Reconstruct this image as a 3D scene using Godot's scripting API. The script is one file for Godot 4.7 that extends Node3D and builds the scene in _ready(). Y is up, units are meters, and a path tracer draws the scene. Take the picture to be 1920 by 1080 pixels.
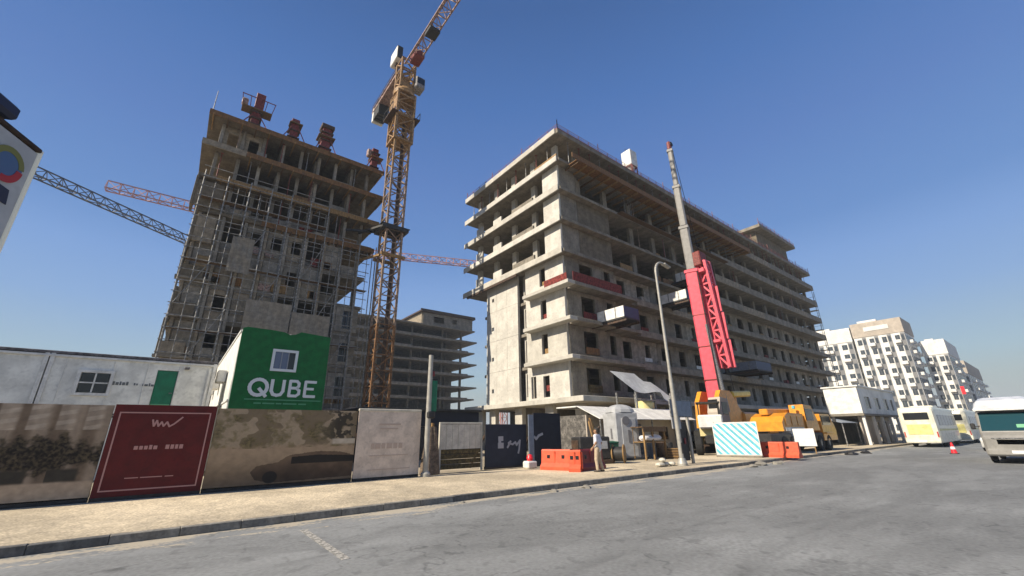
extends Node3D
# A street beside a building site: two concrete frames, tower crane, boom crane, hoarding.
# World: +X runs along the street, -Z leads into the site, pavement level is y = 0.

const EXPOSURE := 1.65
var M := {}
var T := {}
var taken := {}
var cache := {}
var rng := RandomNumberGenerator.new()

# ------------------------------------------------------------------ mesh builder
class MB:
	var v := PackedVector3Array()
	var n := PackedVector3Array()
	var u := PackedVector2Array()
	func tri(a: Vector3, b: Vector3, c: Vector3) -> void:   # a b c counter-clockwise from outside
		var q := (b - a).cross(c - a).normalized()
		v.append_array([a, c, b]); n.append_array([q, q, q])
		u.append_array([Vector2(a.x + a.z, a.y), Vector2(c.x + c.z, c.y), Vector2(b.x + b.z, b.y)])
	func tri_n(a: Vector3, b: Vector3, c: Vector3, na: Vector3, nb: Vector3, nc: Vector3) -> void:
		v.append_array([a, c, b]); n.append_array([na, nc, nb])
		u.append_array([Vector2(a.x + a.z, a.y), Vector2(c.x + c.z, c.y), Vector2(b.x + b.z, b.y)])
	func quad(a: Vector3, b: Vector3, c: Vector3, d: Vector3) -> void:
		var q := (b - a).cross(d - a).normalized()
		v.append_array([a, c, b, a, d, c]); n.append_array([q, q, q, q, q, q])
		var s := (b - a).length(); var t := (d - a).length()
		u.append_array([Vector2(0, t), Vector2(s, 0), Vector2(s, t), Vector2(0, t), Vector2(0, 0), Vector2(s, 0)])
	func quad_uv(a: Vector3, b: Vector3, c: Vector3, d: Vector3) -> void:   # a bottom left, b bottom right, c top right, d top left: uv 0..1
		var q := (b - a).cross(d - a).normalized()
		v.append_array([a, c, b, a, d, c]); n.append_array([q, q, q, q, q, q])
		u.append_array([Vector2(0, 1), Vector2(1, 0), Vector2(1, 1), Vector2(0, 1), Vector2(0, 0), Vector2(1, 0)])
	func box(c: Vector3, s: Vector3, b := Basis(), ch := 0.0) -> void:
		var h := s * 0.5
		if ch <= 0.0:
			var p := []
			for i in 8:
				p.append(c + b * Vector3(h.x if i & 1 else -h.x, h.y if i & 2 else -h.y, h.z if i & 4 else -h.z))
			quad(p[4], p[5], p[7], p[6]); quad(p[1], p[0], p[2], p[3])
			quad(p[5], p[1], p[3], p[7]); quad(p[0], p[4], p[6], p[2])
			quad(p[6], p[7], p[3], p[2]); quad(p[0], p[1], p[5], p[4])
			return
		var k: float = min(ch, min(h.x, min(h.y, h.z)) * 0.95)
		# three inset vertices at each corner
		var fx := {}
		for i in 8:
			var sg := Vector3(1 if i & 1 else -1, 1 if i & 2 else -1, 1 if i & 4 else -1)
			fx[i] = [c + b * (Vector3(h.x, h.y - k, h.z - k) * sg), c + b * (Vector3(h.x - k, h.y, h.z - k) * sg), c + b * (Vector3(h.x - k, h.y - k, h.z) * sg)]
		quad(fx[4][2], fx[5][2], fx[7][2], fx[6][2]); quad(fx[1][2], fx[0][2], fx[2][2], fx[3][2])
		quad(fx[5][0], fx[1][0], fx[3][0], fx[7][0]); quad(fx[0][0], fx[4][0], fx[6][0], fx[2][0])
		quad(fx[6][1], fx[7][1], fx[3][1], fx[2][1]); quad(fx[0][1], fx[1][1], fx[5][1], fx[4][1])
		for e in [[0, 1, 1, 2], [2, 3, 2, 1], [4, 5, 2, 1], [6, 7, 1, 2], [0, 2, 2, 0], [1, 3, 0, 2], [4, 6, 0, 2], [5, 7, 2, 0], [0, 4, 0, 1], [1, 5, 1, 0], [2, 6, 1, 0], [3, 7, 0, 1]]:
			var A: Vector3 = fx[e[0]][e[2]]; var B: Vector3 = fx[e[1]][e[2]]
			var C: Vector3 = fx[e[1]][e[3]]; var D: Vector3 = fx[e[0]][e[3]]
			var out := (A + B + C + D) * 0.25 - c
			if (B - A).cross(D - A).dot(out) > 0: quad(A, B, C, D)
			else: quad(D, C, B, A)
		for i in 8:
			var A: Vector3 = fx[i][0]; var B: Vector3 = fx[i][1]; var C: Vector3 = fx[i][2]
			if (B - A).cross(C - A).dot((A + B + C) / 3.0 - c) > 0: tri(A, B, C)
			else: tri(A, C, B)
	func tube(a: Vector3, b: Vector3, r0: float, r1: float, k := 10, caps := true) -> void:
		var d := (b - a).normalized()
		var s := d.cross(Vector3.UP if absf(d.y) < 0.9 else Vector3.RIGHT).normalized()
		var t := s.cross(d)
		for i in k:
			var q0 := TAU * i / k; var q1 := TAU * (i + 1) / k
			var e0 := s * cos(q0) + t * sin(q0); var e1 := s * cos(q1) + t * sin(q1)
			var A := a + e0 * r0; var B := a + e1 * r0; var C := b + e1 * r1; var D := b + e0 * r1
			# order so that the normal points out
			if (B - A).cross(D - A).dot(e0 + e1) > 0:
				tri_n(A, B, C, e0, e1, e1); tri_n(A, C, D, e0, e1, e0)
			else:
				tri_n(B, A, D, e1, e0, e0); tri_n(B, D, C, e1, e0, e1)
			if caps:
				if (B - a).cross(A - a).dot(-d) > 0: tri(a, B, A)
				else: tri(a, A, B)
				if (D - b).cross(C - b).dot(d) > 0: tri(b, D, C)
				else: tri(b, C, D)
	func bar(a: Vector3, b: Vector3, w: float) -> void:   # square bar, four sides
		var d := (b - a).normalized()
		var s := d.cross(Vector3.UP if absf(d.y) < 0.9 else Vector3.RIGHT).normalized() * w * 0.5
		var t := s.cross(d).normalized() * w * 0.5
		var o := [s + t, t - s, -s - t, s - t]
		for i in 4:
			var A: Vector3 = a + o[i]; var B: Vector3 = a + o[(i + 1) % 4]; var C: Vector3 = b + o[(i + 1) % 4]; var D: Vector3 = b + o[i]
			if (B - A).cross(D - A).dot(o[i] + o[(i + 1) % 4]) > 0: quad(A, B, C, D)
			else: quad(B, A, D, C)
	func path(pts: Array, r: float, k := 8) -> void:
		for i in pts.size() - 1: tube(pts[i], pts[i + 1], r, r, k, i == 0 or i == pts.size() - 2)
	func lathe(o: Vector3, prof: Array, k := 16, b := Basis()) -> void:   # prof: Vector2(radius, height), upwards
		for j in prof.size() - 1:
			var p: Vector2 = prof[j]; var q: Vector2 = prof[j + 1]
			var nn := Vector2(q.y - p.y, p.x - q.x).normalized()
			for i in k:
				var a0 := TAU * i / k; var a1 := TAU * (i + 1) / k
				var e0 := Vector3(cos(a0), 0, -sin(a0)); var e1 := Vector3(cos(a1), 0, -sin(a1))
				var A := o + b * (e0 * p.x + Vector3(0, p.y, 0)); var B := o + b * (e1 * p.x + Vector3(0, p.y, 0))
				var C := o + b * (e1 * q.x + Vector3(0, q.y, 0)); var D := o + b * (e0 * q.x + Vector3(0, q.y, 0))
				var n0 := b * (e0 * nn.x + Vector3(0, nn.y, 0)); var n1 := b * (e1 * nn.x + Vector3(0, nn.y, 0))
				if p.x > 1e-5: tri_n(A, B, C, n0, n1, n1)
				if q.x > 1e-5: tri_n(A, C, D, n0, n1, n0)
	func prism(poly: PackedVector2Array, z0: float, z1: float, tf := Transform3D()) -> void:   # outline in x,y swept along z
		var pp := poly
		if Geometry2D.is_polygon_clockwise(pp): pp.reverse()
		if Geometry2D.is_polygon_clockwise(pp): pp = poly
		var ar := 0.0
		for i in pp.size():
			var p1 := pp[i]; var p2 := pp[(i + 1) % pp.size()]
			ar += p1.x * p2.y - p2.x * p1.y
		if ar < 0: pp.reverse()
		var ix := Geometry2D.triangulate_polygon(pp)
		for i in range(0, ix.size(), 3):
			var a := pp[ix[i]]; var b := pp[ix[i + 1]]; var c := pp[ix[i + 2]]
			if (b - a).cross(c - a) < 0: var t := b; b = c; c = t
			tri(tf * Vector3(a.x, a.y, z1), tf * Vector3(b.x, b.y, z1), tf * Vector3(c.x, c.y, z1))
			tri(tf * Vector3(a.x, a.y, z0), tf * Vector3(c.x, c.y, z0), tf * Vector3(b.x, b.y, z0))
		for i in pp.size():
			var a := pp[i]; var b := pp[(i + 1) % pp.size()]
			quad(tf * Vector3(a.x, a.y, z0), tf * Vector3(b.x, b.y, z0), tf * Vector3(b.x, b.y, z1), tf * Vector3(a.x, a.y, z1))
	func wall(w: float, h: float, t: float, holes: Array) -> void:   # x 0..w, y 0..h, z -t/2..t/2, real openings
		var xs := [0.0, w]; var ys := [0.0, h]
		for r: Rect2 in holes:
			xs.append_array([r.position.x, r.end.x]); ys.append_array([r.position.y, r.end.y])
		xs.sort(); ys.sort()
		var nx := xs.size() - 1; var ny := ys.size() - 1
		var full := func(i: int, j: int) -> bool:
			if i < 0 or j < 0 or i >= nx or j >= ny: return false
			var p := Vector2((xs[i] + xs[i + 1]) * 0.5, (ys[j] + ys[j + 1]) * 0.5)
			for r: Rect2 in holes:
				if r.has_point(p): return false
			return true
		var f := t * 0.5
		for i in nx:
			for j in ny:
				if xs[i + 1] - xs[i] < 1e-5 or ys[j + 1] - ys[j] < 1e-5 or not full.call(i, j): continue
				var x0: float = xs[i]; var x1: float = xs[i + 1]; var y0: float = ys[j]; var y1: float = ys[j + 1]
				quad(Vector3(x0, y0, f), Vector3(x1, y0, f), Vector3(x1, y1, f), Vector3(x0, y1, f))
				quad(Vector3(x1, y0, -f), Vector3(x0, y0, -f), Vector3(x0, y1, -f), Vector3(x1, y1, -f))
				if not full.call(i - 1, j): quad(Vector3(x0, y0, -f), Vector3(x0, y0, f), Vector3(x0, y1, f), Vector3(x0, y1, -f))
				if not full.call(i + 1, j): quad(Vector3(x1, y0, f), Vector3(x1, y0, -f), Vector3(x1, y1, -f), Vector3(x1, y1, f))
				if not full.call(i, j - 1): quad(Vector3(x0, y0, -f), Vector3(x1, y0, -f), Vector3(x1, y0, f), Vector3(x0, y0, f))
				if not full.call(i, j + 1): quad(Vector3(x0, y1, f), Vector3(x1, y1, f), Vector3(x1, y1, -f), Vector3(x0, y1, -f))
	func skin(rings: Array, closed_ends := true) -> void:   # rings of equal length, smooth-less loft
		for j in rings.size() - 1:
			var A: Array = rings[j]; var B: Array = rings[j + 1]
			for i in A.size():
				var k := (i + 1) % A.size()
				quad(A[i], A[k], B[k], B[i])
		if closed_ends:
			for e in [0, rings.size() - 1]:
				var R: Array = rings[e]
				var c := Vector3.ZERO
				for p in R: c += p
				c /= R.size()
				for i in R.size():
					var k := (i + 1) % R.size()
					if e == 0: tri(c, R[k], R[i])
					else: tri(c, R[i], R[k])
	func lattice(a: Vector3, b: Vector3, w: float, h: float, segs: int, chord: float, lace: float, side: Vector3, triangle := false) -> void:
		var d := (b - a).normalized()
		var s := (side - d * side.dot(d)).normalized() * w * 0.5
		var t := s.cross(d).normalized()
		if t.y < 0: t = -t
		t *= h * 0.5
		var o := [s - t, -s - t, -s + t, s + t]
		if triangle: o = [s - t, -s - t, t]
		var k := o.size()
		for i in k: bar(a + o[i], b + o[i], chord)
		for j in segs:
			var p := a.lerp(b, float(j) / segs); var q := a.lerp(b, float(j + 1) / segs)
			for i in k:
				var i2 := (i + 1) % k
				if j % 2: bar(p + o[i], q + o[i2], lace)
				else: bar(p + o[i2], q + o[i], lace)
				bar(q + o[i], q + o[i2], lace)
	func mesh() -> ArrayMesh:
		var m := ArrayMesh.new()
		var arr := []; arr.resize(Mesh.ARRAY_MAX)
		arr[Mesh.ARRAY_VERTEX] = v; arr[Mesh.ARRAY_NORMAL] = n; arr[Mesh.ARRAY_TEX_UV] = u
		m.add_surface_from_arrays(Mesh.PRIMITIVE_TRIANGLES, arr)
		return m

# ------------------------------------------------------------------ scene helpers
func numbered(called: String) -> String:
	if not taken.has(called):
		taken[called] = 0
		return called
	taken[called] += 1
	return "%s_%03d" % [called, taken[called]]
func thing(called: String, label: String, category: String, at := Vector3.ZERO, group := "", turn := 0.0) -> Node3D:
	var o := Node3D.new(); o.name = numbered(called); add_child(o); o.position = at; o.rotation.y = turn
	o.set_meta("label", label); o.set_meta("category", category)
	if group: o.set_meta("group", group)
	return o
func part(parent: Node, called: String, mesh: Mesh, m: Material, at := Vector3.ZERO, rot := Vector3.ZERO) -> MeshInstance3D:
	var o := MeshInstance3D.new(); o.name = called; o.mesh = mesh; o.material_override = m
	parent.add_child(o, true); o.position = at; o.rotation = rot
	return o
func where(n: Node) -> Vector3:
	var p := Vector3.ZERO
	while n != self and n is Node3D:
		p += n.position; n = n.get_parent()
	return p
func wp(parent: Node, called: String, mesh: Mesh, m: Material, at := Vector3.ZERO, rot := Vector3.ZERO) -> MeshInstance3D:   # place by world position under an unturned parent
	return part(parent, called, mesh, m, at - where(parent), rot)
func struct(called: String, mesh: Mesh, m: Material, at := Vector3.ZERO) -> MeshInstance3D:
	var o := part(self, called, mesh, m, at); o.set_meta("kind", "structure"); return o
func bm(s: Vector3, ch := 0.0) -> Mesh:
	var k := "%.3f %.3f %.3f %.3f" % [s.x, s.y, s.z, ch]
	if not cache.has(k):
		var b := MB.new(); b.box(Vector3.ZERO, s, Basis(), ch); cache[k] = b.mesh()
	return cache[k]
func span(parent: Node, called: String, a: Vector3, b: Vector3, m: Material, ch := 0.0) -> MeshInstance3D:   # box between two world corners
	return wp(parent, called, bm((b - a).abs(), ch), m, (a + b) * 0.5)
func wallm(w: float, h: float, t: float, holes: Array) -> Mesh:
	var k := "wall %.2f %.2f %.2f %s" % [w, h, t, str(holes)]
	if not cache.has(k):
		var b := MB.new(); b.wall(w, h, t, holes); cache[k] = b.mesh()
	return cache[k]

# ------------------------------------------------------------------ textures and materials
func noise(seed_: int, freq: float, oct := 4, type := FastNoiseLite.TYPE_SIMPLEX_SMOOTH) -> FastNoiseLite:
	var f := FastNoiseLite.new(); f.seed = seed_; f.frequency = freq; f.noise_type = type
	f.fractal_type = FastNoiseLite.FRACTAL_FBM; f.fractal_octaves = oct; return f
func gray_tex(seed_: int, size: int, lo: float, freq: float, streak := 0.0, spots := 0.0, grain := 0.0) -> ImageTexture:
	var gr := RandomNumberGenerator.new(); gr.seed = seed_
	var a := noise(seed_, freq, 5).get_seamless_image(size, size)
	var b := noise(seed_ + 7, freq * 6.0, 3).get_seamless_image(size, size)
	var s := noise(seed_ + 13, 0.05, 3).get_seamless_image(size, size)
	var sp := noise(seed_ + 23, freq * 3.0, 2).get_seamless_image(size, size)
	var im := Image.create(size, size, true, Image.FORMAT_RGB8)
	for y in size:
		for x in size:
			var q := a.get_pixel(x, y).r * 0.72 + b.get_pixel(x, y).r * 0.28
			q = smoothstep(0.12, 0.88, q)
			if streak > 0.0: q = lerpf(q, s.get_pixel(x, int(y * 0.08) % size).r, streak)
			var c := lerpf(lo, 1.0, q)
			if spots > 0.0 and sp.get_pixel(x, y).r > 0.66: c *= 1.0 - spots * smoothstep(0.66, 0.8, sp.get_pixel(x, y).r)
			if grain > 0.0: c *= 1.0 - grain * gr.randf()
			im.set_pixel(x, y, Color(c, c, c))
	im.generate_mipmaps()
	return ImageTexture.create_from_image(im)
func normal_tex(seed_: int, freq: float, strength: float) -> ImageTexture:
	var a := noise(seed_, freq, 4).get_seamless_image(256, 256)
	a.convert(Image.FORMAT_RGBA8); a.bump_map_to_normal_map(strength); a.generate_mipmaps()
	return ImageTexture.create_from_image(a)
func mat(called: String, lin: Color, rough := 0.85, tex := "", scale := 0.25, metal := 0.0, bump := "", clear := 0.0) -> StandardMaterial3D:
	var m := StandardMaterial3D.new()
	m.albedo_color = lin.linear_to_srgb(); m.roughness = rough; m.metallic = metal
	if tex:
		m.albedo_texture = T[tex]; m.uv1_triplanar = true; m.uv1_world_triplanar = true; m.uv1_scale = Vector3.ONE * scale
		if bump: m.normal_enabled = true; m.normal_texture = T[bump]; m.normal_scale = 0.16
	if clear > 0: m.clearcoat_enabled = true; m.clearcoat = clear; m.clearcoat_roughness = 0.1
	M[called] = m
	return m
func L(r: float, g: float, b: float) -> Color: return Color(r, g, b)
func print_mat(called: String, im: Image, rough := 0.9) -> void:
	im.generate_mipmaps()
	var m := StandardMaterial3D.new(); m.albedo_texture = ImageTexture.create_from_image(im); m.roughness = rough; M[called] = m

func make_materials() -> void:
	T.concrete = gray_tex(3, 384, 0.68, 0.01, 0.3, 0.08)
	T.plaster = gray_tex(11, 256, 0.84, 0.012, 0.3, 0.04)
	T.paint = gray_tex(19, 256, 0.84, 0.015, 0.15, 0.05)
	T.worn = gray_tex(29, 256, 0.5, 0.02, 0.2, 0.45)
	T.sand = gray_tex(37, 512, 0.8, 0.006, 0.0, 0.0, 0.3)
	T.wood = gray_tex(43, 256, 0.55, 0.02, 0.6, 0.1)
	T.bump = normal_tex(5, 0.05, 5.0)
	mat("concrete", L(0.29, 0.258, 0.205), 0.92, "concrete", 0.16, 0, "bump")
	mat("concrete_dark", L(0.2, 0.17, 0.125), 0.92, "concrete", 0.2, 0, "bump")  # darker, browner concrete for an inner back wall
	mat("concrete_brown", L(0.21, 0.172, 0.118), 0.92, "concrete", 0.23, 0, "bump")
	mat("block", L(0.39, 0.355, 0.295), 0.93, "concrete", 0.27, 0, "bump")
	mat("block_warm", L(0.37, 0.31, 0.225), 0.93, "concrete", 0.31, 0, "bump")
	mat("shaded_office_end", L(0.2, 0.185, 0.165), 0.85, "worn", 0.4)  # office end wall, its shade put into the colour
	mat("precast", L(0.5, 0.475, 0.415), 0.88, "plaster", 0.13, 0, "bump")
	mat("precast_pale", L(0.57, 0.545, 0.485), 0.88, "plaster", 0.17, 0, "bump")
	mat("plywood", L(0.3, 0.145, 0.042), 0.75, "wood", 0.5)
	mat("timber", L(0.42, 0.25, 0.09), 0.8, "wood", 0.7)
	mat("timber_dark", L(0.2, 0.115, 0.05), 0.8, "wood", 0.7)
	mat("red_steel", L(0.32, 0.05, 0.035), 0.6, "worn", 0.9)
	mat("rail_red", L(0.42, 0.14, 0.11), 0.7, "worn", 0.8)
	mat("red_net", L(0.3, 0.045, 0.035), 0.9, "worn", 0.6)
	mat("galvanised", L(0.42, 0.42, 0.41), 0.45, "worn", 0.8, 0.5)
	mat("scaffold", L(0.45, 0.44, 0.41), 0.55, "worn", 0.6, 0.25)
	mat("crane_yellow", L(0.55, 0.325, 0.125), 0.5, "worn", 0.5)
	mat("crane_rust", L(0.34, 0.165, 0.06), 0.75, "worn", 0.6)
	mat("crane_dusty", L(0.47, 0.33, 0.235), 0.65, "worn", 0.5)
	mat("crane_grey", L(0.4, 0.37, 0.36), 0.6, "worn", 0.5)
	mat("crane_pink", L(0.56, 0.37, 0.31), 0.6, "worn", 0.5)
	mat("far_pink", L(0.45, 0.24, 0.22), 0.7)
	mat("far_grey", L(0.09, 0.1, 0.12), 0.7)
	mat("dark_steel", L(0.035, 0.033, 0.032), 0.6, "worn", 0.7)
	mat("brown_steel", L(0.1, 0.055, 0.03), 0.7, "worn", 0.7)
	mat("white_paint", L(0.76, 0.75, 0.7), 0.55, "paint", 0.3)
	mat("cabin_white", L(0.82, 0.82, 0.75), 0.6, "paint", 0.25)
	mat("cabin_trim", L(0.74, 0.74, 0.7), 0.55, "paint", 0.4)
	mat("cabin_edge", L(0.2, 0.19, 0.2), 0.7, "worn", 0.5)
	mat("sign_green", L(0.006, 0.16, 0.036), 0.85, "paint", 0.5)
	mat("door_green", L(0.0, 0.16, 0.07), 0.5, "paint", 0.5)
	mat("letter_white", L(0.72, 0.74, 0.72), 0.5)
	mat("pale_green", L(0.08, 0.3, 0.15), 0.55)
	mat("glass", L(0.06, 0.08, 0.11), 0.08)
	mat("glass_teal", L(0.012, 0.045, 0.055), 0.05)
	mat("glass_dark", L(0.015, 0.016, 0.018), 0.12)
	mat("pane_blue", L(0.12, 0.15, 0.22), 0.15)
	mat("hoarding_red", L(0.11, 0.007, 0.006), 0.85, "paint", 0.4)
	mat("hoarding_beige", L(0.7, 0.58, 0.47), 0.6, "paint", 0.35)
	mat("hoarding_ink", L(0.45, 0.35, 0.28), 0.7)
	mat("hoarding_back", L(0.08, 0.07, 0.06), 0.8, "worn", 0.6)
	mat("red_ink", L(0.42, 0.22, 0.2), 0.6)
	mat("navy", L(0.022, 0.028, 0.045), 0.9, "paint", 0.5)
	mat("navy_deep", L(0.013, 0.016, 0.027), 0.9, "paint", 0.5)
	mat("grey_ink", L(0.3, 0.31, 0.33), 0.6)
	mat("cabin_ink", L(0.12, 0.13, 0.13), 0.6)
	mat("gate_cream", L(0.62, 0.58, 0.48), 0.6, "paint", 0.5)
	mat("olive", L(0.16, 0.115, 0.035), 0.8, "worn", 0.8)
	mat("tarp_tan", L(0.27, 0.2, 0.14), 0.9, "worn", 0.8)
	mat("kerb", L(0.3, 0.28, 0.24), 0.9, "concrete", 0.6, 0, "bump")
	mat("kerb_dark", L(0.16, 0.155, 0.145), 0.9, "concrete", 0.7, 0, "bump")
	mat("pavement", L(0.79, 0.665, 0.465), 0.95, "sand", 0.075, 0, "bump")
	mat("site_sand", L(0.52, 0.44, 0.315), 0.95, "sand", 0.08, 0, "bump")
	mat("desert", L(0.5, 0.42, 0.3), 0.95, "sand", 0.06)
	mat("road_paint", L(0.5, 0.48, 0.43), 0.8, "worn", 1.6)
	mat("barrier_orange", L(0.72, 0.1, 0.035), 0.5, "paint", 0.8)
	mat("barrier_red", L(0.2, 0.01, 0.012), 0.5, "paint", 0.8)
	mat("reflector", L(0.7, 0.02, 0.03), 0.35)
	mat("bin_green", L(0.006, 0.09, 0.05), 0.5, "paint", 0.9)
	mat("booth_grey", L(0.4, 0.41, 0.42), 0.6, "paint", 0.5)
	mat("booth_mark", L(0.12, 0.12, 0.13), 0.7)
	mat("sheet_grey", L(0.42, 0.44, 0.45), 0.6, "paint", 0.5)
	mat("sign_blue_grey", L(0.2, 0.24, 0.3), 0.5, "paint", 0.6)
	mat("lamp_grey", L(0.4, 0.385, 0.34), 0.5, "paint", 0.8, 0.2)
	mat("boom_pink", L(0.76, 0.105, 0.14), 0.42, "paint", 0.4)
	mat("boom_grey", L(0.27, 0.26, 0.24), 0.5, "paint", 0.4)
	mat("machine_orange", L(0.72, 0.3, 0.02), 0.4, "paint", 0.5, 0, "", 0.3)
	mat("machine_yellow", L(0.78, 0.55, 0.05), 0.4, "paint", 0.5, 0, "", 0.3)
	mat("machine_cream", L(0.7, 0.6, 0.28), 0.45, "paint", 0.5)
	mat("rubber", L(0.018, 0.018, 0.018), 0.85, "worn", 1.2)
	mat("rim", L(0.4, 0.4, 0.4), 0.4, "worn", 1.5, 0.4)
	mat("stripe_blue", L(0.12, 0.5, 0.62), 0.5, "paint", 0.7)
	mat("platform_navy", L(0.02, 0.035, 0.1), 0.5, "paint", 0.7)
	mat("bus_cream", L(0.78, 0.75, 0.6), 0.3, "paint", 0.3, 0, "", 0.5)
	mat("bus_stripe", L(0.72, 0.66, 0.25), 0.4, "paint", 0.4)
	mat("bus_white", L(0.75, 0.75, 0.72), 0.28, "paint", 0.3, 0, "", 0.5)
	mat("bus_grey", L(0.27, 0.26, 0.235), 0.35, "paint", 0.3, 0, "", 0.4)
	mat("plate", L(0.75, 0.75, 0.75), 0.4)
	mat("lamp_glass", L(0.75, 0.75, 0.72), 0.1)
	mat("tail_red", L(0.4, 0.02, 0.02), 0.3)
	mat("hotel_white", L(0.74, 0.73, 0.69), 0.85, "plaster", 0.1)
	mat("hotel_beige", L(0.45, 0.39, 0.32), 0.85, "plaster", 0.1)
	mat("hotel_grey", L(0.22, 0.22, 0.22), 0.85, "plaster", 0.1)
	mat("hotel_glass", L(0.05, 0.06, 0.07), 0.15)
	mat("skin", L(0.3, 0.17, 0.1), 0.6)
	mat("shirt", L(0.68, 0.68, 0.74), 0.85, "paint", 2.0)
	mat("trousers", L(0.5, 0.4, 0.28), 0.85, "paint", 2.0)
	mat("hair", L(0.02, 0.017, 0.013), 0.8)
	mat("shoe", L(0.05, 0.04, 0.035), 0.7)
	mat("totem_board", L(0.6, 0.6, 0.58), 0.5, "paint", 0.5)
	mat("totem_blue", L(0.07, 0.14, 0.27), 0.5)
	mat("totem_red", L(0.45, 0.03, 0.04), 0.5)
	mat("totem_olive", L(0.2, 0.2, 0.05), 0.5)
	mat("totem_navy", L(0.015, 0.025, 0.06), 0.5)
	mat("rubble", L(0.28, 0.26, 0.22), 0.95, "concrete", 0.8)
	mat("sack", L(0.7, 0.68, 0.7), 0.8, "paint", 1.2)
	var ac := mat("acrylic", L(0.8, 0.8, 0.76), 0.3); ac.backlight_enabled = true; ac.backlight = Color(0.8, 0.8, 0.75)
	var nt := mat("net_sheet", L(0.32, 0.285, 0.23), 0.95, "concrete", 0.4)
	nt.backlight_enabled = true; nt.backlight = Color(0.2, 0.2, 0.18)
	# asphalt: one computed picture, 44 m by 22 m, dusty grey with tyre-rubber arcs and oil spots
	var w := 1536; var h := 768
	var n1 := noise(101, 0.006, 5); var n2 := noise(103, 0.06, 4); var n3 := noise(107, 0.3, 2); var n4 := noise(109, 0.018, 3)
	var im := Image.create(w, h, true, Image.FORMAT_RGB8)
	var n5 := noise(113, 0.011, 4); var n6 := noise(117, 0.16, 2)
	for y in h:
		for x in w:
			var qx := x * 0.667; var qy := y * 0.667
			var big := n1.get_noise_2d(qx, qy); var mid := n2.get_noise_2d(qx * 0.35, qy * 1.4); var fine := n3.get_noise_2d(x, y)
			var dust := smoothstep(-0.25, 0.45, n4.get_noise_2d(qx * 0.4, qy * 1.2) + big * 0.6)
			var c := 0.152 + big * 0.022 + mid * 0.016 + fine * 0.034 + dust * 0.03
			# rubber laid down by turning wheels, with broken edges
			var px := x * 44.0 / w; var py := y * 22.0 / h
			for arc in [[9.0, -9.0, 14.2, 0.22], [9.5, -9.4, 15.9, 0.2], [30.0, -13.0, 19.3, 0.2], [30.0, -13.0, 21.0, 0.24], [24.0, 34.0, 26.5, 0.2], [24.0, 34.0, 28.2, 0.18]]:
				var dd: float = absf(Vector2(px - arc[0], py - arc[1]).length() - arc[2] + mid * 0.25)
				if dd < arc[3]: c *= 1.0 - 0.22 * (1.0 - dd / arc[3]) * smoothstep(-0.3, 0.3, mid + fine * 0.4)
			# parking lane of paler, drier asphalt beside the kerb, and dust swept into arcs by wheels
			c *= 1.0 + 0.14 * smoothstep(3.7, 3.1, py + mid * 0.5 + big * 0.4)
			for arc in [[54.0, 2.0, 26.5, 0.9], [54.0, 2.0, 29.5, 0.7], [50.0, 1.0, 19.0, 0.8], [56.0, 4.0, 35.0, 1.0]]:
				var de: float = absf(Vector2(px - arc[0], py - arc[1]).length() - arc[2] + mid * 0.6 + big * 0.8)
				if de < arc[3]: c *= 1.0 + 0.16 * (1.0 - de / arc[3]) * smoothstep(-0.35, 0.35, mid + fine * 0.7)
			# hairline cracks and a few oil spots
			var cr := absf(n5.get_noise_2d(qx, qy))
			if cr < 0.006: c *= 0.68
			if n6.get_noise_2d(qx * 0.5, qy * 0.5) > 0.52: c *= 0.8
			c = clampf(c + (rng.randf() - 0.5) * 0.03, 0.05, 0.34)
			# sand drifted in from the verge, ragged along the kerb and in loose tongues
			var sand := smoothstep(0.05, 0.3, mid * 0.9 + fine * 0.35 + big * 0.5 + 0.42 - py * 0.75)
			im.set_pixel(x, y, Color(c * 0.97, c * 1.0, c * 0.985).lerp(Color(0.42, 0.36, 0.26), sand * 0.7).linear_to_srgb())
	im.generate_mipmaps()
	var rm := StandardMaterial3D.new(); rm.albedo_texture = ImageTexture.create_from_image(im); rm.roughness = 0.88
	rm.uv1_scale = Vector3(1, 1, 1); M["asphalt"] = rm
	make_prints()

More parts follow.
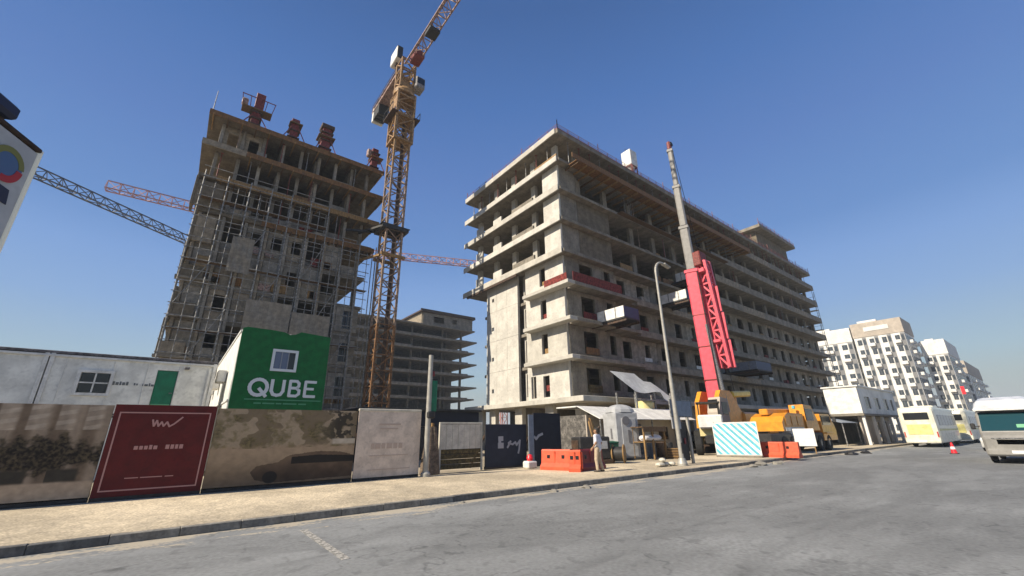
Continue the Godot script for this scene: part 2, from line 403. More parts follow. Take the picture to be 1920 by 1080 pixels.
func make_prints() -> void:   # the pictures printed on the hoarding: a garden street and a villa forecourt
	var n1 := noise(201, 0.012, 3); var n2 := noise(203, 0.035, 3); var n3 := noise(207, 0.09, 3); var n4 := noise(211, 0.25, 2)
	var a := Image.create(384, 256, true, Image.FORMAT_RGB8)
	for y in 256:
		for x in 384:
			var u := x / 384.0; var v := y / 256.0   # v downwards
			var g := n2.get_noise_2d(x, y); var f := n3.get_noise_2d(x, y)
			var c := Color(0.2, 0.155, 0.115).lerp(Color(0.36, 0.3, 0.24), smoothstep(0.0, 0.25, absf(fposmod(u * 6.0 + 0.1, 1.0) - 0.5) - 0.12))
			if v < 0.27: c = c.lerp(Color(0.6, 0.54, 0.47), 0.7 * smoothstep(0.2, 0.3, fposmod(u * 7.0 + 0.2, 1.0)) * smoothstep(1.0, 0.8, fposmod(u * 7.0 + 0.2, 1.0)) * (0.5 + 0.5 * smoothstep(0.0, 0.4, sin(v * 60.0 + u * 20.0))))
			var edge := smoothstep(0.1, -0.04, absf(v - 0.54) - 0.14 - n1.get_noise_2d(x, 0) * 0.2 - g * 0.12)
			c = c.lerp(Color(0.012, 0.01, 0.007).lerp(Color(0.1, 0.08, 0.05), clampf(0.35 + f * 1.0 + g * 0.6, 0, 1)), edge)
			c = c.lerp(Color(0.05, 0.045, 0.036), smoothstep(0.66, 0.7, v) * smoothstep(0.84, 0.79, v) * smoothstep(0.66, 0.58, fposmod(u * 4.0, 1.0)))
			c = c.lerp(Color(0.5, 0.41, 0.32), smoothstep(0.8, 0.83, v))
			c = c * (1.0 + 0.25 * g)
			a.set_pixel(x, y, Color(c.r * 0.8, c.g * 0.74, c.b * 0.66).linear_to_srgb())
	print_mat("print_street", a)
	var b := Image.create(384, 256, true, Image.FORMAT_RGB8)
	var car := PackedVector2Array([Vector2(0.27, 0.83), Vector2(0.3, 0.75), Vector2(0.44, 0.71), Vector2(0.52, 0.62), Vector2(0.72, 0.58), Vector2(0.9, 0.6), Vector2(1.01, 0.66), Vector2(1.01, 0.95), Vector2(0.4, 0.97), Vector2(0.3, 0.92)])
	for y in 256:
		for x in 384:
			var u := x / 384.0; var v := y / 256.0
			var f := n1.get_noise_2d(x, y); var g := n2.get_noise_2d(x, y); var h := n3.get_noise_2d(x, y)
			var c := Color(0.4, 0.31, 0.225).lerp(Color(0.2, 0.15, 0.105), smoothstep(0.55, 0.95, v))
			var wall := Color(0.22, 0.175, 0.12).lerp(Color(0.4, 0.33, 0.25), smoothstep(0.0, 0.3, sin(u * 17.0 + f * 3.0)))
			c = wall.lerp(c, smoothstep(0.46, 0.52, v + g * 0.03))
			var leaf := smoothstep(-0.35, 0.45, f + g * 0.7 + h * 0.3 - absf(v - 0.33) * 1.2 + 0.1)
			if v < 0.52: c = c.lerp(Color(0.05, 0.045, 0.015).lerp(Color(0.22, 0.185, 0.09), clampf(0.45 + h * 0.9 + n4.get_noise_2d(x, y) * 0.7, 0, 1)), leaf * (0.8 + 0.3 * n4.get_noise_2d(x, y)))
			c = c.lerp(Color(0.05, 0.042, 0.032), smoothstep(0.66, 0.86, u) * smoothstep(0.5, 0.38, v) * smoothstep(-0.1, 0.15, g + f))
			c = c.lerp(Color(0.55, 0.5, 0.44), smoothstep(0.8, 0.83, u) * smoothstep(0.4, 0.42, v) * smoothstep(0.5, 0.47, v))
			if Geometry2D.is_point_in_polygon(Vector2(u + g * 0.01, v + h * 0.008), car):
				c = Color(0.07, 0.048, 0.034).lerp(Color(0.14, 0.1, 0.07), smoothstep(0.9, 0.7, v)) * (1.0 + f * 0.4)
				if v < 0.74 and v > 0.63 + absf(u - 0.72) * 0.1 and u > 0.53: c = Color(0.02, 0.017, 0.014)
			c = c.lerp(Color(0.022, 0.019, 0.016), smoothstep(0.085, 0.07, Vector2((u - 0.4) * 1.6, v - 0.9).length()))
			c = c * (1.0 + 0.2 * g)
			b.set_pixel(x, y, Color(c.r * 0.85, c.g * 0.8, c.b * 0.7).linear_to_srgb())
	print_mat("print_villa", b)

# ------------------------------------------------------------------ the scene
func _ready() -> void:
	rng.seed = 77
	# camera: wide lens held at eye height, tilted up, heading 51.8 degrees left of the street's direction
	var yaw := deg_to_rad(51.8); var pitch := deg_to_rad(19.4); var roll := deg_to_rad(0.9)
	var fw := Vector3(cos(yaw) * cos(pitch), sin(pitch), -sin(yaw) * cos(pitch))
	var r0 := Vector3(sin(yaw), 0, cos(yaw)); var u0 := r0.cross(fw)
	var cam := Camera3D.new(); cam.name = "camera"; add_child(cam)
	cam.transform = Transform3D(Basis(r0 * cos(roll) - u0 * sin(roll), u0 * cos(roll) + r0 * sin(roll), -fw), Vector3(0, 1.6, 0))
	cam.fov = rad_to_deg(2.0 * atan(540.0 / 775.0)); cam.near = 0.1; cam.far = 6000.0; cam.current = true
	# sky, sun, exposure
	var env := Environment.new()
	env.background_mode = Environment.BG_SKY
	# clear dusty sky: a gradient by height above the horizon, the same all the way round
	var stops := [[-90.0, 0.20, 0.17, 0.13], [-6.0, 0.34, 0.31, 0.26], [-0.5, 0.44, 0.44, 0.42], [3.0, 0.445, 0.468, 0.445], [4.7, 0.434, 0.497, 0.503], [7.0, 0.392, 0.515, 0.604], [13.5, 0.275, 0.418, 0.694], [18.6, 0.227, 0.366, 0.687], [23.0, 0.165, 0.292, 0.604], [33.0, 0.127, 0.226, 0.527], [43.0, 0.087, 0.181, 0.456], [53.0, 0.063, 0.135, 0.352], [90.0, 0.042, 0.095, 0.26]]
	var si := Image.create(64, 512, false, Image.FORMAT_RGBF)
	for y in 512:
		var el := 90.0 - (y + 0.5) * 180.0 / 512.0
		var c := Color(0, 0, 0)
		for i in stops.size() - 1:
			if el >= stops[i][0] and el <= stops[i + 1][0]:
				var t: float = (el - stops[i][0]) / (stops[i + 1][0] - stops[i][0])
				c = Color(stops[i][1], stops[i][2], stops[i][3]).lerp(Color(stops[i + 1][1], stops[i + 1][2], stops[i + 1][3]), t)
		for x in 64: si.set_pixel(x, y, Color(c.r * lerpf(0.96, 0.9, smoothstep(8.0, 32.0, el)) / EXPOSURE, c.g / EXPOSURE, c.b / EXPOSURE))
	var sky := Sky.new(); var sm := PanoramaSkyMaterial.new(); sm.panorama = ImageTexture.create_from_image(si); sky.sky_material = sm; env.sky = sky
	env.tonemap_mode = Environment.TONE_MAPPER_LINEAR
	env.tonemap_exposure = EXPOSURE
	env.sdfgi_enabled = true; env.ssao_enabled = true; env.ssil_enabled = true
	env.fog_enabled = true; env.fog_density = 0.0005; env.fog_light_color = Color(0.62, 0.66, 0.7)
	var we := WorldEnvironment.new(); we.name = "environment"; we.environment = env; add_child(we)
	var sun := DirectionalLight3D.new(); sun.name = "sun"; add_child(sun)
	sun.light_energy = 1.55; sun.light_angular_distance = 0.5; sun.light_color = Color(1.0, 0.95, 0.87); sun.shadow_enabled = true
	sun.look_at_from_position(Vector3.ZERO, Vector3(0.77, -0.62, 0.1), Vector3.UP)

	make_materials()
	setting()
	right_building()
	left_tower()
	middle_building()
	apartments()
	tower_crane()
	far_cranes()
	cabins()
	hoarding()
	street_side()
	machines()
	vehicles()
	small_things()

# ------------------------------------------------------------------ ground
func setting() -> void:
	var g := MB.new(); g.box(Vector3(200, -0.41, -200), Vector3(5000, 0.5, 5000)); struct("ground", g.mesh(), M.desert)
	# asphalt: pieces of 44 m so that the computed picture runs on, mirrored at each joint
	var r := MB.new()
	for i in range(-4, 14):
		var x0 := i * 44.0 - 14.0; var x1 := x0 + 44.0
		for j in 2:
			var z1 := -10.99 + j * 22.0 + 22.0; var z0 := z1 - 22.0
			var a := Vector3(x0, -0.15, z1); var b := Vector3(x1, -0.15, z1); var c := Vector3(x1, -0.15, z0); var d := Vector3(x0, -0.15, z0)
			var f0 := 1.0 if posmod(i, 2) else 0.0; var f1 := 1.0 - f0; var g0 := 1.0 if j == 0 else 0.0; var g1 := 1.0 - g0
			r.v.append_array([a, c, b, a, d, c]); r.n.append_array([Vector3.UP, Vector3.UP, Vector3.UP, Vector3.UP, Vector3.UP, Vector3.UP])
			r.u.append_array([Vector2(f0, g0), Vector2(f1, g1), Vector2(f1, g0), Vector2(f0, g0), Vector2(f0, g1), Vector2(f1, g1)])
	struct("road", r.mesh(), M.asphalt)
	var p := MB.new(); p.box(Vector3(60, -0.16, -14.1), Vector3(240, 0.32, 5.9)); struct("pavement", p.mesh(), M.pavement)
	# site ground with low heaps
	var s := MB.new(); var nn := noise(61, 0.05, 3)
	for i in 80:
		for j in 40:
			var q := []
			for k in [[0, 1], [1, 1], [1, 0], [0, 0]]:
				var x: float = -80 + (i + k[0]) * 3.5; var z: float = -17.05 - (j + k[1]) * 3.5
				q.append(Vector3(x, -0.03 + (0.0 if z > -20 else maxf(0.0, nn.get_noise_2d(x, z)) * 0.5), z))
			s.quad(q[1], q[2], q[3], q[0])
	struct("site_ground", s.mesh(), M.site_sand)
	var k := Node3D.new(); k.name = "kerb"; add_child(k); k.set_meta("kind", "structure")
	for i in 130:
		var m: Material = M.kerb if rng.randf() < 0.75 else M.kerb_dark
		part(k, "kerb_stone", bm(Vector3(0.994, 0.34, 0.15), 0.012), m, Vector3(-14.0 + i, -0.167 + rng.randf_range(-0.006, 0.004), -11.075 + rng.randf_range(-0.006, 0.006)))
	# painted bay lines on the asphalt
	var c := MB.new(); c.box(Vector3(2.45, -0.148, -8.6), Vector3(0.13, 0.006, 2.7)); struct("road_marking", c.mesh(), M.road_paint)
	# broken kerb pieces and sand spills at the edge of the carriageway
	for q in [[6.6, -10.7, 0.16, "tiny pale stone on the asphalt, nearest to the white bay line"], [9.9, -10.6, 0.3, "small grey lump by the kerb, left one of the pair before the orange barrier"], [11.3, -10.5, 0.35, "small grey lump by the kerb, right one of the pair before the orange barrier"], [23.2, -10.3, 0.5, "grey rubble lump on the road below the striped panel, first from the left"], [24.6, -10.5, 0.7, "largest grey rubble lump on the road below the striped panel, second from the left"], [25.8, -10.2, 0.55, "grey rubble lump on the road below the striped panel, third from the left"], [27.0, -10.45, 0.4, "smallest grey rubble lump on the road below the striped panel, fourth from the left"], [37.6, -9.9, 0.8, "dark flat lump on the road edge before the guard house, left one"], [40.2, -9.7, 0.7, "dark flat lump on the road edge before the guard house, right one"]]:
		var b := MB.new(); rock(b, q[2])
		var o := thing("rubble_lump", q[3], "rubble", Vector3(q[0], -0.15, q[1]), "rubble lumps along the kerb")
		part(o, "lump", b.mesh(), M.rubble if q[0] < 30 else M.dark_steel)

func rock(b: MB, size: float) -> void:
	var pts := []
	for j in 4:
		var ring := []
		for i in 7:
			var a := TAU * i / 7.0; var r: float = [0.5, 0.46, 0.3, 0.1][j] * size * rng.randf_range(0.75, 1.2)
			ring.append(Vector3(cos(a) * r, [0.0, 0.12, 0.22, 0.27][j] * size * rng.randf_range(0.85, 1.15) if j else -0.01, -sin(a) * r))
		pts.append(ring)
	b.skin(pts)

# ------------------------------------------------------------------ long concrete building on the right
func lv(k: float) -> float: return 4.44 + 3.37 * k
func right_building() -> void:
	var B := thing("unfinished_building", "long pale concrete building frame with sunlit end wall, behind the pink boom crane", "building", Vector3(61, 0, -33))
	var C: Material = M.concrete; var X0 := 26.3; var X1 := 96.0
	# floor slabs
	span(B, "floor_slab", Vector3(25.5, lv(0) - 0.45, -41.4), Vector3(96.4, lv(0), -23.4), M.precast, 0.03)
	for k in range(1, 4):
		span(B, "floor_slab", Vector3(X0 + 0.28, lv(k) - 0.3, -39), Vector3(X1, lv(k), -25.0), C, 0.02)
		# balcony slab wrapping the corner
		span(B, "balcony_slab", Vector3(25.2, lv(k) - 0.32, -30.4), Vector3(X0 - 0.13, lv(k) + 0.03, -24.0), M.precast, 0.03)
		span(B, "balcony_slab", Vector3(X0 - 0.12, lv(k) - 0.32, -24.99), Vector3(35.5, lv(k) + 0.03, -24.0), C, 0.03)
	for k in range(4, 8):
		span(B, "floor_slab", Vector3(25.6, lv(k) - 0.32, -42), Vector3(X1, lv(k), -24.6), C, 0.02)
	span(B, "roof_slab", Vector3(25.5, lv(8) - 0.5, -42.2), Vector3(96.3, lv(8), -24.4), M.concrete, 0.03)
	# end wall facing the sun, four storeys of precast
	for k in 4:
		var y := lv(k) + 0.012; var h := 3.37 - 0.024
		var hole := [Rect2(1.0, 1.2, 0.4, 0.42)]
		var o := wp(B, "end_wall", wallm(5.66, h, 0.26, hole), M.precast_pale, Vector3(X0, y, -38.0), Vector3(0, -PI / 2, 0))
		o.rotation.y = -PI / 2
		var o2 := wp(B, "stair_wall", wallm(1.3, h, 0.2, [Rect2(0.25, 0.5, 0.75, 2.2)]), M.precast, Vector3(X0 + 0.75, y, -32.32)); o2.rotation.y = -PI / 2
		var hl := [Rect2(2.2, 0.75 if k else 0.2, 0.85, 1.9)]
		if k == 0: hl.append(Rect2(0.5, 0.2, 0.7, 2.0))
		var o3 := wp(B, "end_wall", wallm(5.55, h, 0.26, hl), M.precast_pale if k != 1 else M.precast, Vector3(X0, y, -31.0)); o3.rotation.y = -PI / 2
		# window lining and board in the narrow opening
		span(B, "window_board", Vector3(X0 + 0.02, y + 0.75, -28.55), Vector3(X0 + 0.06, y + 1.25, -28.1), M.timber if k % 2 else M.red_net)
		if k < 3: span(B, "stair_rail", Vector3(X0 + 0.8, y + 0.9, -32.0), Vector3(X0 + 0.86, y + 1.1, -31.3), M.red_net)
	# corner bay of the street front
	for k in 4:
		var y := lv(k) + 0.012; var h := 3.37 - 0.34
		wp(B, "wall_panel", wallm(7.2, h, 0.24, [Rect2(1.9, 0.55, 1.9, 2.1), Rect2(5.6, 0.8, 0.9, 1.9)]), M.concrete, Vector3(X0 + 0.14, y, -25.5))
		span(B, "edge_board", Vector3(X0 + 2.1, y + 0.5, -25.3), Vector3(X0 + 3.9, y + 1.15, -25.24), [M.olive, M.plywood, M.red_net, M.timber][k])
	# street front, 18 bays
	var bays := 18; var bw := (X1 - 33.8) / bays
	for k in 4:
		var y := lv(k) + 0.012; var h := 3.37 - 0.34
		for i in bays:
			var x := 33.8 + i * bw
			var kind := (i * 3 + k) % 5
			var hole := Rect2(1.0, 0.85, 1.35, 1.75)
			if kind == 2: hole = Rect2(0.9, 0.06, 1.8, 2.5)
			elif kind == 4: hole = Rect2(1.3, 0.85, 0.9, 1.75)
			var m: Material = C
			if rng.randf() < 0.3: m = M.block
			elif rng.randf() < 0.2: m = M.concrete
			wp(B, "wall_panel", wallm(bw - 0.02, h, 0.24, [hole]), m, Vector3(x, y, -26.1))
			if i % 3 == 1 and k > 0: span(B, "edge_board", Vector3(x + 1.0, y + 0.8, -25.96), Vector3(x + 2.3, y + 1.2, -25.9), [M.red_net, M.timber, M.white_paint][(i + k) % 3])
	for k in range(1, 8):
		var a := 36.0 if k < 4 else 34.0
		for i in 9:
			if k > 3 and i < 3: continue
			var x0 := a + i * (X1 - a) / 9.0
			span(B, "parapet", Vector3(x0 + 0.02, lv(k) - 0.38, -24.72 if k < 4 else -24.55), Vector3(x0 + (X1 - a) / 9.0 - 0.02, lv(k) + (0.3 if k < 4 else 0.62), -24.55 if k < 4 else -24.38), M.concrete if (i + k) % 4 else M.block_warm, 0.02)
	# inside: spine wall, cross walls, columns
	for k in range(0, 8):
		span(B, "spine_wall", Vector3(31.2, lv(k) + 0.01, -32.2), Vector3(X1 - 0.4, lv(k + 1) - 0.5, -32.0), M.concrete)
		var cx := [31.0, 38.0, 45.0, 52.0, 59.0, 66.0, 73.0, 80.0, 87.0]
		for x in cx:
			span(B, "cross_wall", Vector3(x, lv(k) + 0.01, -31.98), Vector3(x + 0.2, lv(k + 1) - 0.5, -27.6), M.concrete)
		span(B, "cross_wall", Vector3(30.6, lv(k) + 0.01, -40.0 if k > 3 else -38.8), Vector3(30.8, lv(k + 1) - 0.5, -32.3), M.concrete)
		span(B, "far_wall", Vector3(X1 - 0.35, lv(k) + 0.01, -41.0 if k > 3 else -38.8), Vector3(X1 - 0.1, lv(k + 1) - 0.5, -26.4), M.concrete)
	for k in range(4, 8):
		var y0 := lv(k) + 0.005; var y1 := lv(k + 1) - (0.325 if k < 7 else 0.505)
		for i in 16:
			var x := 29.2 + i * 4.4
			span(B, "column", Vector3(x, y0, -26.2), Vector3(x + 0.7, y1, -25.8), C, 0.02)
			if rng.randf() < 0.34 and k < 7 and i > 0:
				span(B, "infill_wall", Vector3(x + 0.72, y0, -27.4), Vector3(x + 3.6, y1 - rng.randf() * 1.2, -27.2), M.block if rng.randf() < 0.6 else M.block_warm)
		for i in 5:
			var z := -40.9 + i * 3.55
			span(B, "column", Vector3(26.7, y0, z), Vector3(27.1, y1, z + 0.7), M.precast, 0.02)
			if (i + k) % 3 == 0 and k < 7 and i < 4: span(B, "infill_wall", Vector3(27.7, y0, z + 0.72), Vector3(27.9, y1 - 0.9, z + 3.4), M.block_warm)
	for k in range(4, 9): span(B, "sunlit_edge_band", Vector3(25.34, lv(k) - 0.5, -42.1), Vector3(25.48, lv(k) + 0.14, -24.7), M.precast_pale if k % 2 else M.precast, 0.02)  # pale strips added so each slab edge looks sunlit
	# white corner walls and far-end walls standing in the sun
	for k in [4, 5, 6]:
		span(B, "corner_wall", Vector3(26.0, lv(k) + 0.005, -27.6), Vector3(26.25, lv(k + 1) - 0.33, -25.3), M.precast_pale, 0.02)
		span(B, "corner_wall", Vector3(26.26, lv(k) + 0.005, -25.5), Vector3(28.6, lv(k + 1) - 0.33, -25.3), C, 0.02)
		if k < 6: span(B, "corner_wall", Vector3(28.62, lv(k) + 0.005, -25.5), Vector3(33.6, lv(k + 1) - 0.33, -25.3), M.concrete_brown, 0.02)
	for k in [4, 5, 6]:
		span(B, "upstand", Vector3(25.75, lv(k) + 0.005, -39.8), Vector3(25.95, lv(k) + 1.4, -38.4), M.precast, 0.02)
		span(B, "upstand", Vector3(25.75, lv(k) + 0.005, -36.2), Vector3(25.95, lv(k) + 1.15, -34.6), M.precast_pale, 0.02)
		span(B, "upstand", Vector3(25.75, lv(k) + 0.005, -32.6), Vector3(25.95, lv(k) + 0.9, -29.0), M.concrete, 0.02)
	span(B, "upstand", Vector3(25.7, lv(7) + 0.005, -28.4), Vector3(25.85, lv(7) + 0.7, -25.0), M.timber)
	# brown timber edge below the fourth floor of the end wall
	span(B, "edge_board", Vector3(25.35, lv(4) - 0.75, -41.2), Vector3(25.55, lv(4) - 0.02, -31.5), M.brown_steel)
	# safety nets at the corner balconies
	span(B, "safety_net", Vector3(26.0, lv(3) + 0.05, -24.12), Vector3(33.0, lv(3) + 0.95, -24.08), M.red_net)
	span(B, "safety_net", Vector3(25.28, lv(3) + 0.05, -27.2), Vector3(25.32, lv(3) + 0.7, -24.2), M.red_net)
	# formwork under the two upper slabs: plywood deck, timber beams and steel props
	span(B, "formwork_deck", Vector3(27.0, lv(7) - 0.42, -24.58), Vector3(66.0, lv(7) - 0.34, -23.4), M.plywood)
	span(B, "formwork_fascia", Vector3(26.4, lv(7) - 0.3, -23.5), Vector3(66.0, lv(7) + 0.25, -23.44), M.plywood)
	for i in 32:
		var x := 27.2 + i * 1.22
		span(B, "timber_beam", Vector3(x, lv(7) - 0.64, -27.0), Vector3(x + 0.1, lv(7) - 0.43, -23.42), M.timber if i % 3 else M.timber_dark)
	span(B, "formwork_deck", Vector3(34.0, lv(6) - 0.5, -24.35), Vector3(58.0, lv(6) - 0.42, -23.7), M.timber_dark)
	for i in 40:
		var b := MB.new()
		if not cache.has("prop"):
			b.tube(Vector3(0, 0, 0), Vector3(0, 1.6, 0), 0.05, 0.05, 6); b.tube(Vector3(0, 1.5, 0), Vector3(0, 2.82, 0), 0.035, 0.035, 6)
			b.box(Vector3(0, 0.01, 0), Vector3(0.2, 0.02, 0.2)); b.box(Vector3(0, 2.83, 0), Vector3(0.2, 0.02, 0.2)); cache["prop"] = b.mesh()
		wp(B, "steel_prop", cache["prop"], M.red_steel if i % 3 else M.scaffold, Vector3(27.5 + i * 1.7, lv(7) + 0.01, -24.95))
	for i in 9:
		wp(B, "steel_prop", cache["prop"], M.red_steel if i % 2 else M.scaffold, Vector3(26.2, lv(7) + 0.01, -41.2 + i * 1.8))
	# red guard rails round the roof
	guard_rail(B, Vector3(25.6, lv(8), -42.0), Vector3(25.6, lv(8), -24.5), 12)
	guard_rail(B, Vector3(25.6, lv(8), -24.5), Vector3(96.2, lv(8), -24.5), 44)
	# stair head on the roof
	span(B, "stair_head", Vector3(78.0, lv(8) + 0.01, -34), Vector3(92.0, lv(8) + 4.9, -26.2), M.concrete_brown, 0.03)
	span(B, "stair_head_roof", Vector3(76.8, lv(8) + 4.91, -34.6), Vector3(93.4, lv(8) + 5.5, -24.9), M.concrete, 0.03)
	guard_rail(B, Vector3(76.9, lv(8) + 5.5, -25.0), Vector3(93.3, lv(8) + 5.5, -25.0), 9)
	# ground floor
	for i in 12:
		var x := 27.4 + i * 6.0
		span(B, "ground_column", Vector3(x, 0, -26.2), Vector3(x + 0.9, lv(0) - 0.46, -25.6), M.precast, 0.02)
	for z in [-40.2, -37.8, -33.4, -29.0]:
		span(B, "ground_column", Vector3(26.4, 0, z), Vector3(26.9, lv(0) - 0.46, z + 1.1), M.precast, 0.02)
	span(B, "ground_wall", Vector3(27.5, 0, -33.2), Vector3(95, lv(0) - 0.46, -33.0), M.concrete)
	span(B, "ground_wall", Vector3(31.5, 0, -40.8), Vector3(31.7, lv(0) - 0.46, -33.3), M.concrete)
	# what lies about on open floors: boards, sheets, block stacks, props
	var br := RandomNumberGenerator.new(); br.seed = 505
	for i in 56:
		var k := 4 + br.randi() % 4; var x := br.randf_range(34.0, 92.0); var wd := br.randf_range(0.5, 2.4); var hh := br.randf_range(0.3, 1.1)
		span(B, "site_board", Vector3(x, lv(k) + 0.01, -25.3), Vector3(x + wd, lv(k) + hh, -25.22), [M.red_net, M.timber, M.plywood, M.white_paint, M.sign_blue_grey, M.olive][br.randi() % 6])
	for i in 26:
		var k := 1 + br.randi() % 3; var x := br.randf_range(36.0, 92.0)
		span(B, "block_stack", Vector3(x, lv(k) + 0.01, -25.5), Vector3(x + br.randf_range(0.5, 1.1), lv(k) + br.randf_range(0.5, 1.0), -25.0), [M.block, M.block_warm, M.red_net, M.timber][br.randi() % 4], 0.02)
	for i in 30:
		wp(B, "steel_prop", cache["prop"], [M.red_steel, M.scaffold, M.crane_dusty][br.randi() % 3], Vector3(br.randf_range(34.0, 90.0), lv(4 + br.randi() % 3) + 0.01, -25.1))
	# pour joints on the end wall, recessed lines between lifts
	for k in 4:
		for z in [-36.1, -34.2]: span(B, "panel_joint", Vector3(X0 - 0.135, lv(k) + 0.05, z), Vector3(X0 - 0.128, lv(k) + 3.3, z + 0.025), M.concrete)
	# tubular scaffold at the far end
	var sc := MB.new()
	for i in 5:
		sc.tube(Vector3(96.9, 0, -25 - i * 2.0), Vector3(96.9, lv(7), -25 - i * 2.0), 0.04, 0.04, 5)
		sc.tube(Vector3(98.1, 0, -25 - i * 2.0), Vector3(98.1, lv(7), -25 - i * 2.0), 0.04, 0.04, 5)
	for j in 13:
		var y := 2.0 + j * 2.0
		sc.box(Vector3(97.5, y, -29), Vector3(1.1, 0.05, 8.2)); sc.tube(Vector3(98.1, y + 1, -25), Vector3(98.1, y + 1, -33), 0.03, 0.03, 5)
		sc.tube(Vector3(96.9, y, -25), Vector3(98.1, y + 2, -25), 0.03, 0.03, 5)
	wp(B, "end_scaffold", sc.mesh(), M.scaffold)

	# tank on the roof
	var t := thing("roof_hopper", "pale concrete hopper on a red stand on the long building's roof edge", "hopper", Vector3(39.6, lv(8), -25.6))
	t.scale = Vector3(1.15, 1.5, 1.15)
	var hb := MB.new(); hb.box(Vector3(0, 2.0, 0), Vector3(1.2, 1.5, 1.2), Basis(), 0.05); hb.lathe(Vector3(0, 0.7, 0), [Vector2(0.2, 0), Vector2(0.55, 0.55)], 10)
	part(t, "hopper_body", hb.mesh(), M.white_paint)
	var hs := MB.new()
	for q in [[-0.5, -0.5], [0.5, -0.5], [-0.5, 0.5], [0.5, 0.5]]: hs.bar(Vector3(q[0], 0, q[1]), Vector3(q[0], 1.3, q[1]), 0.09)
	for e in [[-0.5, -0.5, 0.5, -0.5], [0.5, -0.5, 0.5, 0.5], [0.5, 0.5, -0.5, 0.5], [-0.5, 0.5, -0.5, -0.5]]: hs.bar(Vector3(e[0], 1.2, e[1]), Vector3(e[2], 1.2, e[3]), 0.08)
	hs.bar(Vector3(-0.5, 0.3, 0.5), Vector3(0.5, 1.2, 0.5), 0.06); hs.bar(Vector3(-0.5, 1.2, -0.5), Vector3(-0.5, 0.3, 0.5), 0.06)
	part(t, "stand", hs.mesh(), M.red_steel)
	var hr := MB.new(); hr.bar(Vector3(0.3, 2.7, 0), Vector3(0.8, 3.2, 0), 0.06); hr.bar(Vector3(-0.3, 2.7, 0), Vector3(-0.6, 2.95, 0), 0.06); part(t, "lifting_bail", hr.mesh(), M.galvanised)

	# loading platforms sticking out of the street front
	var rows := [["loading platform with pale side sheet and navy end, beside the building corner", 29.4, 11.1], ["loading platform with pale side sheet above the curved lamp post, behind the boom", 40.6, 14.9], ["small pale loading platform, the higher one behind the boom's pink section", 44.4, 18.4], ["blue grey loading platform low on the front, right of the boom", 54.6, 8.5]]
	for i in rows.size():
		var q: Array = rows[i]
		var s := thing("loading_platform", q[0], "platform", Vector3(q[1], q[2], -24.5), "loading platforms on the long building")
		var dx := 2.2 if i < 3 else 4.2; var dz := 3.0 if i != 2 else 2.4
		part(s, "deck", bm(Vector3(dx, 0.16, dz + 1.2), 0.02), M.dark_steel, Vector3(dx / 2, 0, dz / 2 - 0.6))
		var sd := part(s, "side_sheet", bm(Vector3(0.06, 1.0, dz), 0.015), M.white_paint if i < 3 else M.sign_blue_grey, Vector3(0.02, 0.58, dz / 2))
		part(sd, "sheet_rib", bm(Vector3(0.05, 0.95, 0.07)), M.galvanised, Vector3(-0.05, 0, -dz * 0.2)); part(sd, "sheet_rib", bm(Vector3(0.05, 0.95, 0.07)), M.galvanised, Vector3(-0.05, 0, dz * 0.2))
		part(s, "side_sheet", bm(Vector3(0.06, 1.0, dz), 0.015), M.platform_navy, Vector3(dx - 0.02, 0.58, dz / 2))
		part(s, "end_gate", bm(Vector3(dx - 0.1, 1.0, 0.06), 0.015), M.platform_navy, Vector3(dx / 2, 0.58, dz - 0.04))
		for x in [0.15, dx - 0.15]: part(s, "channel_beam", bm(Vector3(0.14, 0.22, dz + 1.4)), M.brown_steel, Vector3(x, -0.19, dz / 2 - 0.6))

func guard_rail(parent: Node, a: Vector3, b: Vector3, n: int) -> void:
	var m := MB.new()
	for i in n + 1:
		var p := a.lerp(b, float(i) / n)
		m.bar(p, p + Vector3(0, 0.7 if i % 4 else 1.2, 0), 0.06)
	for y in [0.4, 0.66]: m.bar(a + Vector3(0, y, 0), b + Vector3(0, y, 0), 0.035)
	m.box((a + b) * 0.5 + Vector3(0, 0.12, 0), Vector3(maxf(absf(b.x - a.x), 0.03), 0.24, maxf(absf(b.z - a.z), 0.03)))
	wp(parent, "guard_rail", m.mesh(), M.rail_red)

